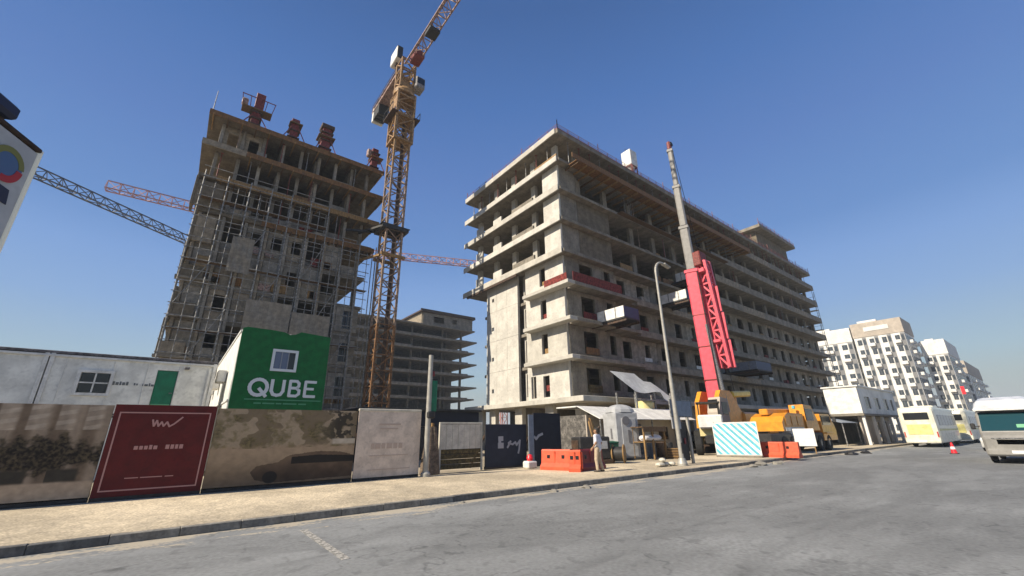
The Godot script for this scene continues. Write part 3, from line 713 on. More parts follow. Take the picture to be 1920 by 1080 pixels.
# ------------------------------------------------------------------ scaffolded tower on the left
func left_tower() -> void:
	var B := thing("unfinished_tower", "grey brown concrete tower wrapped in scaffolding, left of the tower crane", "building", Vector3(5.5, 0, -52))
	var X0 := -1.95; var X1 := 13.4; var Z := -43.2
	var top := 31.2; var st := 3.33
	var bay := 1.78
	for j in 10:
		var y := top - j * st
		var xa := X0; var xb := X1; var zf := Z + 0.1
		if j == 0: xa = -3.0; xb = 14.0; zf = Z + 0.9
		elif j == 1: xa = -2.95; xb = 14.4; zf = Z + 0.9
		elif j == 2: xa = -2.6; xb = 14.1; zf = Z + 0.7
		elif j == 3: xb = 13.9; zf = Z + 0.5
		else: xa = X0 - (0.25 if j % 2 == 0 else 0.0)
		span(B, "floor_slab" if j else "roof_slab", Vector3(xa, y - 0.34, -60), Vector3(xb, y, zf), M.concrete_brown if j < 4 else M.concrete, 0.02)
		if j < 4:   # plywood and timber along the fresh slab edges
			var fa := [-3.0, 0.6, -1.2, 3.0][j] as float
			span(B, "formwork_fascia", Vector3(fa, y - 0.42, zf + 0.02), Vector3(xb + 0.1, y + 0.12, zf + 0.09), M.plywood if j != 2 else M.timber)
			for i in 15:
				var x := fa + 0.3 + i * (xb - fa - 0.5) / 14.0
				span(B, "timber_beam", Vector3(x, y - 0.58, Z - 1.5), Vector3(x + 0.1, y - 0.36, zf + 0.3), M.timber_dark if i % 2 else M.timber)
	# paler slab ends of the upper floor at the left, light put into the colour
	span(B, "lit_slab_edge", Vector3(-2.95, top - st - 0.5, Z + 0.92), Vector3(0.55, top - st + 0.1, Z + 1.0), M.block_warm)
	# columns, infill panels, openings
	for j in 9:
		var y0 := top - (j + 1) * st + 0.005; var y1 := top - j * st - 0.345
		for i in 9:
			var x := X0 + 0.1 + i * bay
			span(B, "column", Vector3(x, y0, Z - 0.6), Vector3(x + 0.3, y1, Z - 0.1), M.concrete if (i + j) % 3 else M.block, 0.02)
			if i == 8: continue
			var r := rng.randf()
			var open := j < 3 or (i > 4 and j < 6 and (i + j) % 3 != 0) or (j >= 3 and (i * 5 + j * 3) % 7 == 0)
			if j == 0: open = r < 0.75
			if open:
				if r < 0.75 and (j > 0 or r < 0.5): span(B, "upstand", Vector3(x + 0.31, y0, Z - 0.45), Vector3(x + bay - 0.01, y0 + 0.5 + r, Z - 0.25), M.block if i % 2 else M.concrete)
			elif r < 0.5:
				span(B, "infill_wall", Vector3(x + 0.31, y0, Z - 0.08 if j > 2 else Z - 0.5), Vector3(x + bay - 0.01, y1, Z + 0.12 if j > 2 else Z - 0.3), [M.block, M.block_warm, M.block, M.concrete][rng.randi() % 4])
			else:
				wp(B, "infill_wall", wallm(bay - 0.32, y1 - y0, 0.2, [Rect2(0.35, 0.9, 0.85, 1.4)]), [M.block, M.block_warm, M.concrete][rng.randi() % 3], Vector3(x + 0.31, y0, Z + 0.02 if j > 2 else Z - 0.4))
	# brown sheeted bays at the left edge stepping out floor by floor
	for j in range(2, 9):
		var y0 := top - (j + 1) * st + 0.02; var y1 := top - j * st - 0.36
		var xo: float = X0 - [0, 0, 0.7, 0.1, 0.25, 0.1, 0.3, 0.12, 0.35][j]
		span(B, "balcony_wall", Vector3(xo, y0, Z - 1.0), Vector3(xo + 0.2, y1 - (0.6 if j % 2 else 0.0), Z + 0.7), M.concrete_brown, 0.02)
		span(B, "balcony_wall", Vector3(xo + 0.21, y0, Z + 0.5), Vector3(X0 + 1.5, y0 + (1.1 if j > 3 else 2.6), Z + 0.68), M.concrete_brown if j % 3 else M.block_warm, 0.02)
		if j > 3: span(B, "balcony_slab", Vector3(xo - 0.1, y0 - 0.2, Z + 0.11), Vector3(X0 + 2.0, y0 - 0.02, Z + 0.85), M.concrete)
	# inner dark walls
	for j in 9:
		span(B, "inner_wall", Vector3(X0 + 0.3, top - (j + 1) * st + 0.01, Z - 9.2), Vector3(X1 - 0.3, top - j * st - 0.35, Z - 9.0), M.concrete)
		for x in [-0.1, 3.45, 6.9, 10.6]: span(B, "inner_wall", Vector3(x, top - (j + 1) * st + 0.01, Z - 8.98), Vector3(x + 0.2, top - j * st - 0.35, Z - 1.0), M.concrete)
	# white-framed stair strip at the lower right
	for j in range(5, 9):
		var y := top - (j + 1) * st + 0.4
		var w := wp(B, "stair_window", wallm(2.2, 2.5, 0.16, [Rect2(0.7, 0.3, 0.85, 1.9)]), M.block, Vector3(10.9, y, Z + 0.25))
		span(w, "pane", Vector3(11.62, y + 0.32, Z + 0.18), Vector3(12.43, y + 2.18, Z + 0.22), M.glass_dark)
	# scaffold: each standard its own pole, ledgers and boards by lift
	var zs := Z + 1.35
	for i in 10:
		var x := X0 - 0.1 + i * bay
		var hgt := 24.6 if i < 7 else 21.2
		var b := MB.new(); b.tube(Vector3(0, 0, 0), Vector3(0, hgt, 0), 0.06, 0.06, 6); b.tube(Vector3(0, 0, -1.1), Vector3(0, hgt, -1.1), 0.05, 0.05, 6)
		wp(B, "scaffold_standard", b.mesh(), M.scaffold, Vector3(x, 0, zs))
		if i < 9:
			var b2 := MB.new(); b2.tube(Vector3.ZERO, Vector3(0, hgt - 1.0, 0), 0.035, 0.035, 5); wp(B, "scaffold_standard", b2.mesh(), M.scaffold, Vector3(x + bay * 0.5, 0, zs + 0.02))
	for l in 12:
		var y := 2.0 + l * 2.0
		if y > 24.2: break
		var b := MB.new(); var xe := X1 if y < 20.4 else X0 + 6 * bay
		b.tube(Vector3(X0 - 0.3, y, zs), Vector3(xe, y, zs), 0.045, 0.045, 5); b.tube(Vector3(X0 - 0.3, y + 1.0, zs), Vector3(xe, y + 1.0, zs), 0.04, 0.04, 5)
		b.tube(Vector3(X0 - 0.3, y, zs - 1.1), Vector3(xe, y, zs - 1.1), 0.04, 0.04, 5)
		wp(B, "scaffold_ledger", b.mesh(), M.scaffold)
		var bd := MB.new()
		for k in 3: bd.box(Vector3((X0 + xe) / 2, y + 0.04, zs - 0.15 - k * 0.25), Vector3(xe - X0, 0.04, 0.22))
		if l % 3 == 1: wp(B, "scaffold_boards", bd.mesh(), M.timber_dark)
	var br := MB.new()
	for i in 8:
		var x := X0 + i * bay
		for l in 5:
			if (i + l) % 3 == 0: br.tube(Vector3(x, l * 4.0, zs + 0.06), Vector3(x + bay, l * 4.0 + 4.0, zs + 0.06), 0.035, 0.035, 5)
	wp(B, "scaffold_brace", br.mesh(), M.scaffold)
	# pale vertical fins of the finished lower bays, one to each grid line
	for i in 9:
		var x := X0 + 0.1 + i * bay
		span(B, "facade_fin", Vector3(x, 0, Z - 0.09), Vector3(x + 0.24, top - 3 * st - 0.4 - (3.3 if i > 6 else 0.0), Z + 0.42), M.block if i % 3 else M.block_warm, 0.02)
	# hanging debris nets on parts of the scaffold
	for q in [[3.0, 8.6, 3.6, 4.6, 1], [6.7, 8.2, 3.4, 4.4, 0], [1.0, 15.4, 1.7, 3.4, 0]]:
		var b := MB.new(); var nx := 10; var ny := 8
		for i in nx:
			for k in ny:
				var pt := func(a: int, c: int) -> Vector3:
					var u := float(a) / nx; var v := float(c) / ny
					return Vector3(u * q[2], v * q[3], 0.07 * sin(u * 19.0 + v * 2.0) + 0.05 * sin(v * 11.0 + u * 4.0))
				b.quad(pt.call(i, k), pt.call(i + 1, k), pt.call(i + 1, k + 1), pt.call(i, k + 1))
		wp(B, "debris_net", b.mesh(), M.net_sheet, Vector3(q[0], q[1], zs + 0.16))
	var lr := RandomNumberGenerator.new(); lr.seed = 606
	for i in 44:
		var j := lr.randi() % 8; var x := lr.randf_range(-1.6, 12.2); var y0 := top - (j + 1) * st + 0.02
		span(B, "site_board", Vector3(x, y0, Z + 0.13), Vector3(x + lr.randf_range(0.4, 1.5), y0 + lr.randf_range(0.25, 1.0), Z + 0.2), [M.plywood, M.timber, M.red_net, M.crane_pink, M.block, M.scaffold][lr.randi() % 6])
	for i in 16:
		wp(B, "steel_prop", cache["prop"], [M.red_steel, M.scaffold, M.crane_dusty][lr.randi() % 3], Vector3(lr.randf_range(-2.0, 13.0), top - (1 + lr.randi() % 3) * st + 0.01, Z + 0.2))
	# mast pole at the roof corner
	var fp := MB.new(); fp.tube(Vector3(0, 0, 0), Vector3(0, 2.6, 0), 0.05, 0.03, 6); wp(B, "corner_pole", fp.mesh(), M.scaffold, Vector3(-2.8, top, Z + 0.6))

	# column forms on the roof
	var lab := ["wide red column form with platforms and pale bucket, at the tower's left roof corner", "narrow red column form, second along the tower roof", "boxy red column form with dark hood, third along the tower roof", "orange red column form at the tower roof's right end beside the crane"]
	var xs := [0.6, 4.2, 7.4, 13.0]
	for i in 4:
		var t := thing("column_form", lab[i], "formwork", Vector3(xs[i], top, Z + 0.1), "column forms on the tower roof")
		t.scale = Vector3(0.92, 1.3, 0.92)
		var h: float = [1.9, 2.3, 2.6, 2.5][i]; var w: float = [0.7, 0.75, 0.95, 0.7][i]
		for sx in [-1, 1]:
			part(t, "form_panel", bm(Vector3(0.08, h, w), 0.015), M.red_steel, Vector3(sx * w * 0.5, h / 2, 0))
			part(t, "form_panel", bm(Vector3(w - 0.1, h, 0.08), 0.015), M.red_steel, Vector3(0, h / 2, sx * w * 0.46))
		for k in 3: part(t, "waler", bm(Vector3(w + 0.5, 0.12, w + 0.3), 0.02), M.brown_steel, Vector3(0, h * (0.2 + 0.3 * k), 0))
		var pb := MB.new(); pb.bar(Vector3(0.1, h * 0.8, 0.4), Vector3(1.2, 0.05, 0.9), 0.09); pb.bar(Vector3(-0.1, h * 0.8, 0.4), Vector3(-1.1, 0.05, 0.7), 0.09)
		part(t, "push_pull_brace", pb.mesh(), M.red_steel)
		if i == 0:
			var pf := part(t, "work_platform", bm(Vector3(2.9, 0.1, 1.3), 0.02), M.timber_dark, Vector3(0, 1.7, 0))
			var rl := MB.new()
			for q in [-1.4, -0.7, 0.7, 1.4]: rl.bar(Vector3(q, 0, 0.6), Vector3(q * 1.15, 1.0, 0.7), 0.07)
			rl.bar(Vector3(-1.6, 0.95, 0.7), Vector3(1.6, 0.95, 0.7), 0.06); part(pf, "railing", rl.mesh(), M.red_steel)
			part(t, "upper_form", bm(Vector3(0.9, 1.6, 0.7), 0.04), M.red_steel, Vector3(0.1, 2.6, 0)); part(t, "bucket", bm(Vector3(0.6, 0.6, 0.6), 0.1), M.crane_pink, Vector3(-1.25, 2.15, 0.2))
		elif i == 2:
			part(t, "hood", bm(Vector3(1.5, 0.4, 1.4), 0.06), M.brown_steel, Vector3(0, h + 0.1, 0)); part(t, "work_platform", bm(Vector3(1.9, 0.1, 1.6), 0.02), M.timber_dark, Vector3(0, h * 0.62, 0))
		elif i == 3:
			part(t, "work_platform", bm(Vector3(1.6, 0.1, 1.4), 0.02), M.plywood, Vector3(0.2, h * 0.6, 0)); part(t, "bucket", bm(Vector3(0.55, 0.8, 0.6), 0.1), M.crane_pink, Vector3(-0.75, h * 0.75, 0.1))
		else:
			part(t, "work_platform", bm(Vector3(1.3, 0.1, 1.3), 0.02), M.timber_dark, Vector3(0.1, h * 0.8, 0))

# ------------------------------------------------------------------ dark frame in the gap
func middle_building() -> void:
	var B := thing("far_building_frame", "dark shaded concrete frame in the gap between the tower and the long building", "building", Vector3(50, 0, -115))
	var Z := -105.0; var X0 := 28.5; var X1 := 67.2
	for j in 10:
		var y := 31.2 - j * 3.34
		span(B, "floor_slab", Vector3(X0, y - 0.4, -125), Vector3(X1 + (0.8 if j % 2 else 0.0), y, Z + 1.0), M.concrete, 0.03)
		if j > 0 and j < 9:
			for i in 4: span(B, "parapet", Vector3(X0 + i * 9.1, y - 0.5, Z + 1.02), Vector3(X0 + i * 9.1 + 9.0, y + (0.25 if (i + j) % 4 else 0.0), Z + 1.2), M.concrete, 0.02)
	for i in [0, 3, 6, 9, 11]:
		span(B, "column", Vector3(X0 + 0.3 + i * 3.2, 0, Z - 2.6), Vector3(X0 + 0.8 + i * 3.2, 30.79, Z - 2.0), M.concrete)
	span(B, "inner_wall", Vector3(X0 + 0.2, 0, Z - 12.2), Vector3(X1 - 0.2, 30.78, Z - 12.0), M.concrete)
	for x in [36.0, 44.0, 52.0, 60.0]: span(B, "inner_wall", Vector3(x, 0, Z - 11.9), Vector3(x + 0.3, 30.78, Z - 4), M.concrete)
	# upper set-back storey with its roof slab
	wp(B, "penthouse_wall", wallm(16.5, 3.4, 0.3, [Rect2(3.4, 0.8, 3.4, 1.8), Rect2(9.5, 1.2, 1.6, 1.4)]), M.concrete, Vector3(50.0, 31.21, Z + 0.4))
	span(B, "penthouse_wall", Vector3(49.7, 31.21, Z - 10), Vector3(49.98, 34.6, Z + 0.3), M.block_warm)
	span(B, "penthouse_roof", Vector3(49.0, 34.65, -118), Vector3(67.2, 35.1, Z + 1.2), M.brown_steel, 0.04)
	span(B, "penthouse_inner_wall", Vector3(50.2, 31.21, Z - 4), Vector3(66.4, 34.6, Z - 3.8), M.concrete)
	span(B, "edge_board", Vector3(49.0, 35.11, Z + 0.9), Vector3(67.2, 35.5, Z + 1.1), M.brown_steel)
	# block in front of its foot
	var W := thing("site_store", "dark navy site store behind the cream gate", "shed", Vector3(14, 0, -30))
	part(W, "wall", wallm(9, 3.2, 0.2, [Rect2(3.6, 0.0, 1.6, 2.2), Rect2(6.4, 1.0, 1.2, 1.0)]), M.navy_deep, Vector3(-4.5, 0, 2)); part(W, "side_wall", bm(Vector3(0.2, 3.2, 4), 0.02), M.navy_deep, Vector3(-4.4, 1.6, -0.11)); part(W, "side_wall", bm(Vector3(0.2, 3.2, 4), 0.02), M.navy_deep, Vector3(4.4, 1.6, -0.11))
	part(W, "roof", bm(Vector3(9.3, 0.15, 4.6), 0.02), M.dark_steel, Vector3(0, 3.29, 0)); part(W, "door", bm(Vector3(1.5, 2.15, 0.06), 0.01), M.dark_steel, Vector3(-0.1, 1.08, 1.95))

# ------------------------------------------------------------------ finished apartment blocks at the end of the street
func apartments() -> void:
	block("apartment_building", "white apartment block with stepped roof, half hidden by the long concrete building", Vector3(168, 0, -40.6), Vector3(12, 31.6, 11.4), M.hotel_white, M.hotel_white, 3, 9, 5)
	block("apartment_building", "beige topped apartment block, tallest at the end of the street", Vector3(168.5, 0, -28.4), Vector3(13, 32.4, 11.8), M.hotel_white, M.hotel_beige, 4, 9, 6)
	block("apartment_building", "narrow white apartment block with grey side, right of the beige topped one", Vector3(186, 0, -19.1), Vector3(22, 26.4, 5.2), M.hotel_white, M.hotel_white, 2, 8, 7)
	block("apartment_building", "pale lower apartment block, rightmost and furthest of the finished blocks", Vector3(228, 0, -19.2), Vector3(40, 23.0, 5.0), M.hotel_white, M.hotel_beige, 2, 7, 8)
	block("apartment_building", "small hazy apartment block low on the horizon past the buses", Vector3(330, 0, -25), Vector3(30, 16.0, 8.0), M.hotel_beige, M.hotel_white, 2, 5, 6)

func block(called: String, label: String, at: Vector3, s: Vector3, m: Material, crown: Material, cols: int, rows: int, side_cols: int) -> void:
	var B := thing(called, label, "building", at, "finished apartment blocks")
	var body_h := s.y - 4.6
	part(B, "wall", bm(Vector3(s.x, body_h, s.z), 0.05), m, Vector3(0, body_h / 2, 0))
	part(B, "crown", bm(Vector3(s.x + 0.3, 4.4, s.z + 0.3), 0.06), crown, Vector3(0, body_h + 2.22, 0))
	part(B, "parapet", bm(Vector3(s.x * 0.5, 1.2, s.z * 0.4), 0.05), M.hotel_white, Vector3(0, s.y + 0.44, -s.z * 0.2))
	if crown == M.hotel_beige: part(B, "crown_panel", bm(Vector3(0.1, 1.3, s.z * 0.5), 0.02), M.hotel_white, Vector3(-s.x / 2 - 0.21, body_h + 2.3, 0))
	var rh := body_h / rows; var cw := s.z / cols
	# the face towards the street's near end: grey recessed strips with windows, white balconies between
	for c in cols:
		var z := -s.z / 2 + (c + 0.5) * cw
		part(B, "facade_strip", bm(Vector3(0.16, body_h - 0.3, cw * 0.3)), M.hotel_grey, Vector3(-s.x / 2 - 0.08, body_h / 2, z + cw * 0.32))
		for r in rows:
			var y := (r + 0.52) * rh
			var w := part(B, "window", bm(Vector3(0.1, rh * 0.52, cw * 0.36)), M.hotel_glass, Vector3(-s.x / 2 - 0.04, y, z - cw * 0.08))
			part(w, "frame", bm(Vector3(0.12, rh * 0.5, 0.05)), M.hotel_grey, Vector3(-0.03, 0, 0))
			part(B, "strip_window", bm(Vector3(0.08, rh * 0.5, cw * 0.2)), M.hotel_glass, Vector3(-s.x / 2 - 0.19, y, z + cw * 0.32))
			if (r + c) % 2 == 0 or r < 2: continue
			var b := part(B, "balcony", bm(Vector3(1.1, rh * 0.3, cw * 0.5), 0.04), M.hotel_white, Vector3(-s.x / 2 - 0.56, y - rh * 0.36, z - cw * 0.1))
	# the long face along the street
	for c in side_cols:
		var x := -s.x / 2 + (c + 0.5) * s.x / side_cols
		for r in rows:
			var y := (r + 0.52) * rh
			part(B, "window", bm(Vector3(s.x / side_cols * 0.5, rh * 0.5, 0.1)), M.hotel_glass, Vector3(x, y, s.z / 2 + 0.04))
			if c % 2: part(B, "balcony", bm(Vector3(s.x / side_cols * 0.8, rh * 0.28, 1.0), 0.03), M.hotel_white, Vector3(x, y - rh * 0.36, s.z / 2 + 0.51))

# ------------------------------------------------------------------ cranes
func tower_crane() -> void:
	var P := Vector3(14.8, 0, -40.0)
	var C := thing("tower_crane", "tall yellow tower crane standing between the two concrete frames", "crane", P)
	var sec := MB.new(); sec.lattice(Vector3(0, 0, 0), Vector3(0, 3.0, 0), 1.75, 1.75, 2, 0.2, 0.1, Vector3.RIGHT)
	var sm := sec.mesh()
	for i in 13:
		var m: Material = M.crane_rust if i < 4 else (M.crane_dusty if i < 10 else M.crane_yellow)
		part(C, "mast_section", sm, m, Vector3(0, i * 3.0, 0))
	part(C, "ladder", bm(Vector3(0.35, 36, 0.08)), M.brown_steel, Vector3(0.2, 19, 0.35))
	# tie collar to the tower
	var tc := MB.new(); tc.box(Vector3(0, 0, 1.15), Vector3(2.9, 0.4, 0.3)); tc.box(Vector3(0, 0, -1.15), Vector3(2.9, 0.4, 0.3)); tc.box(Vector3(1.3, 0, 0), Vector3(0.3, 0.4, 2.0)); tc.box(Vector3(-1.3, 0, 0), Vector3(0.3, 0.4, 2.0))
	tc.bar(Vector3(-1.3, 0, 1.0), Vector3(-2.6, 0.3, -2.9), 0.22); tc.bar(Vector3(-1.3, 0, -1.0), Vector3(-4.0, 0.3, -2.9), 0.22); tc.box(Vector3(0, 0.23, 0), Vector3(3.2, 0.06, 2.6))
	part(C, "tie_collar", tc.mesh(), M.dark_steel, Vector3(0, 22.6, 0))
	var t2 := MB.new(); t2.box(Vector3(0, 0, 1.1), Vector3(2.6, 0.3, 0.25)); t2.box(Vector3(0, 0, -1.1), Vector3(2.6, 0.3, 0.25)); t2.bar(Vector3(-1.2, 0, 0.5), Vector3(-2.4, 0.2, -2.9), 0.2)
	part(C, "tie_collar", t2.mesh(), M.timber, Vector3(0, 19.4, 0))
	# climbing cage
	var cg := MB.new(); cg.lattice(Vector3(0, 34.0, 0), Vector3(0, 41.2, 0), 2.15, 2.15, 4, 0.22, 0.12, Vector3.RIGHT)
	for y in [34.2, 37.8, 40.6]: cg.box(Vector3(0, y, 0), Vector3(2.35, 0.2, 2.35))
	part(C, "climbing_cage", cg.mesh(), M.crane_yellow)
	for sx in [-1, 1]:
		part(C, "cage_panel", bm(Vector3(0.1, 1.6, 1.7)), M.crane_yellow, Vector3(sx * 1.1, 39.6, 0)); part(C, "cage_platform", bm(Vector3(0.7, 0.12, 2.9)), M.brown_steel, Vector3(sx * 1.4, 37.6, 0))
		var rl := MB.new(); rl.bar(Vector3(0, 1.0, -1.4), Vector3(0, 1.0, 1.4), 0.06)
		for q in [-1.4, 0.0, 1.4]: rl.bar(Vector3(0, 0, q), Vector3(0, 1.0, q), 0.06)
		part(C, "platform_railing", rl.mesh(), M.dark_steel, Vector3(sx * 1.72, 37.65, 0))
	# slewing ring, cab, head
	var sr := MB.new(); sr.lathe(Vector3(0, 41.2, 0), [Vector2(0, 0), Vector2(1.25, 0), Vector2(1.35, 0.4), Vector2(1.2, 0.8), Vector2(0, 0.8)], 18)
	part(C, "slewing_ring", sr.mesh(), M.crane_yellow)
	var hd := MB.new(); hd.lattice(Vector3(0, 42.0, 0), Vector3(0, 46.6, 0), 1.7, 1.7, 3, 0.24, 0.14, Vector3.RIGHT); hd.box(Vector3(0, 42.6, 0.86), Vector3(1.5, 0.7, 0.06))
	part(C, "tower_head", hd.mesh(), M.crane_yellow)
	var cb := MB.new(); cb.box(Vector3(0, 0, 0), Vector3(1.2, 1.7, 1.5), Basis(), 0.12)
	var cab := part(C, "operator_cab", cb.mesh(), M.crane_grey, Vector3(1.4, 43.2, 0.9)); part(cab, "cab_window", bm(Vector3(1.0, 0.9, 0.06)), M.glass_dark, Vector3(0, 0.2, 0.75)); part(cab, "cab_window", bm(Vector3(0.06, 0.9, 1.1)), M.glass_dark, Vector3(-0.6, 0.2, 0))
	# jib over the street, one lattice section after another
	for i in 9:
		var j := MB.new(); j.lattice(Vector3(0, 0, 0), Vector3(0, 0, 5.9), 1.3, 1.5, 5, 0.15, 0.08, Vector3.RIGHT, true)
		part(C, "jib_section", j.mesh() if not cache.has("jib") else cache["jib"], M.crane_pink, Vector3(0, 46.2, 1.0 + i * 5.95)); cache["jib"] = j.mesh()
	part(C, "jib_root", bm(Vector3(1.2, 1.0, 1.8), 0.1), M.red_steel, Vector3(0.3, 45.6, 2.6))
	part(C, "trolley", bm(Vector3(1.3, 0.5, 1.4), 0.06), M.dark_steel, Vector3(0, 45.0, 7.2))
	# counter jib with ballast and winch
	var cj := MB.new(); cj.lattice(Vector3(0, 45.6, -1.0), Vector3(0, 45.6, -9.6), 1.6, 0.7, 6, 0.2, 0.09, Vector3.RIGHT); cj.box(Vector3(0, 45.3, -5.3), Vector3(1.5, 0.06, 8.5))
	part(C, "counter_jib", cj.mesh(), M.crane_pink)
	for k in 4: part(C, "ballast_block", bm(Vector3(1.5, 2.3, 0.5), 0.05), M.dark_steel if k < 3 else M.white_paint, Vector3(-0.1, 44.7, -7.2 - k * 0.68))
	part(C, "winch", bm(Vector3(1.2, 1.0, 1.9), 0.15), M.brown_steel, Vector3(0, 46.5, -5.0))
	var eb := part(C, "control_box", bm(Vector3(0.8, 2.0, 2.2), 0.08), M.white_paint, Vector3(-0.9, 48.4, -1.4)); part(eb, "vent_panel", bm(Vector3(0.7, 1.9, 0.08)), M.dark_steel, Vector3(0, 0, 1.12)); part(eb, "bracket", bm(Vector3(1.2, 0.3, 0.5)), M.brown_steel, Vector3(0.5, -1.15, 0))
	var rr := MB.new(); rr.bar(Vector3(-0.9, 45.9, -9.4), Vector3(-0.9, 45.9, -1), 0.05); rr.bar(Vector3(-0.9, 46.4, -9.4), Vector3(-0.9, 46.4, -1), 0.05)
	for q in 5: rr.bar(Vector3(-0.9, 45.4, -9.4 + q * 2.0), Vector3(-0.9, 46.4, -9.4 + q * 2.0), 0.05)
	part(C, "walkway_railing", rr.mesh(), M.brown_steel)
	part(C, "base", bm(Vector3(5, 1.0, 5), 0.05), M.concrete, Vector3(0, 0.5, 0))

func far_crane(label: String, foot: Vector3, height: float, dir: Vector3, reach: float, back: float, depth: float, m: Material, group := "cranes behind the site") -> void:
	var C := thing("tower_crane", label, "crane", foot, group)
	var a := MB.new(); a.lattice(Vector3.ZERO, Vector3(0, height, 0), 1.9, 1.9, int(height / 2.5), 0.2, 0.11, Vector3.RIGHT); part(C, "mast", a.mesh(), m)
	var side := dir.cross(Vector3.UP)
	var j := MB.new(); j.lattice(Vector3(0, height, 0), dir * reach + Vector3(0, height, 0), depth * 0.9, depth, int(reach / 1.8), 0.17, 0.1, side, true); part(C, "jib", j.mesh(), m)
	var k := MB.new(); k.lattice(Vector3(0, height, 0), -dir * back + Vector3(0, height, 0), 1.5, 0.9, 6, 0.16, 0.09, side); part(C, "counter_jib", k.mesh(), m)
	part(C, "ballast_block", bm(Vector3(1.6, 2.2, 1.6), 0.05), M.dark_steel, -dir * (back - 1.0) + Vector3(0, height - 1, 0)); part(C, "operator_cab", bm(Vector3(1.4, 1.9, 1.4), 0.12), M.white_paint, side * 1.5 + Vector3(0, height - 1.9, 0))

func far_cranes() -> void:
	far_crane("distant pinkish crane jib pointing left out from behind the scaffolded tower", Vector3(8, 0, -92), 43.6, Vector3(-1, 0, 0.0), 25.2, 11, 1.7, M.far_pink)
	far_crane("distant dark grey crane jib sloping away between the signboard and the tower", Vector3(12.9, 0, -107.6), 37.3, Vector3(-0.78, 0, 0.625), 62, 8, 1.5, M.far_grey)
	far_crane("distant pink crane jib in the gap left of the long building", Vector3(60.4, 0, -81.5), 43.5, Vector3(-0.93, 0, -0.36), 36, 10, 1.6, M.far_pink)

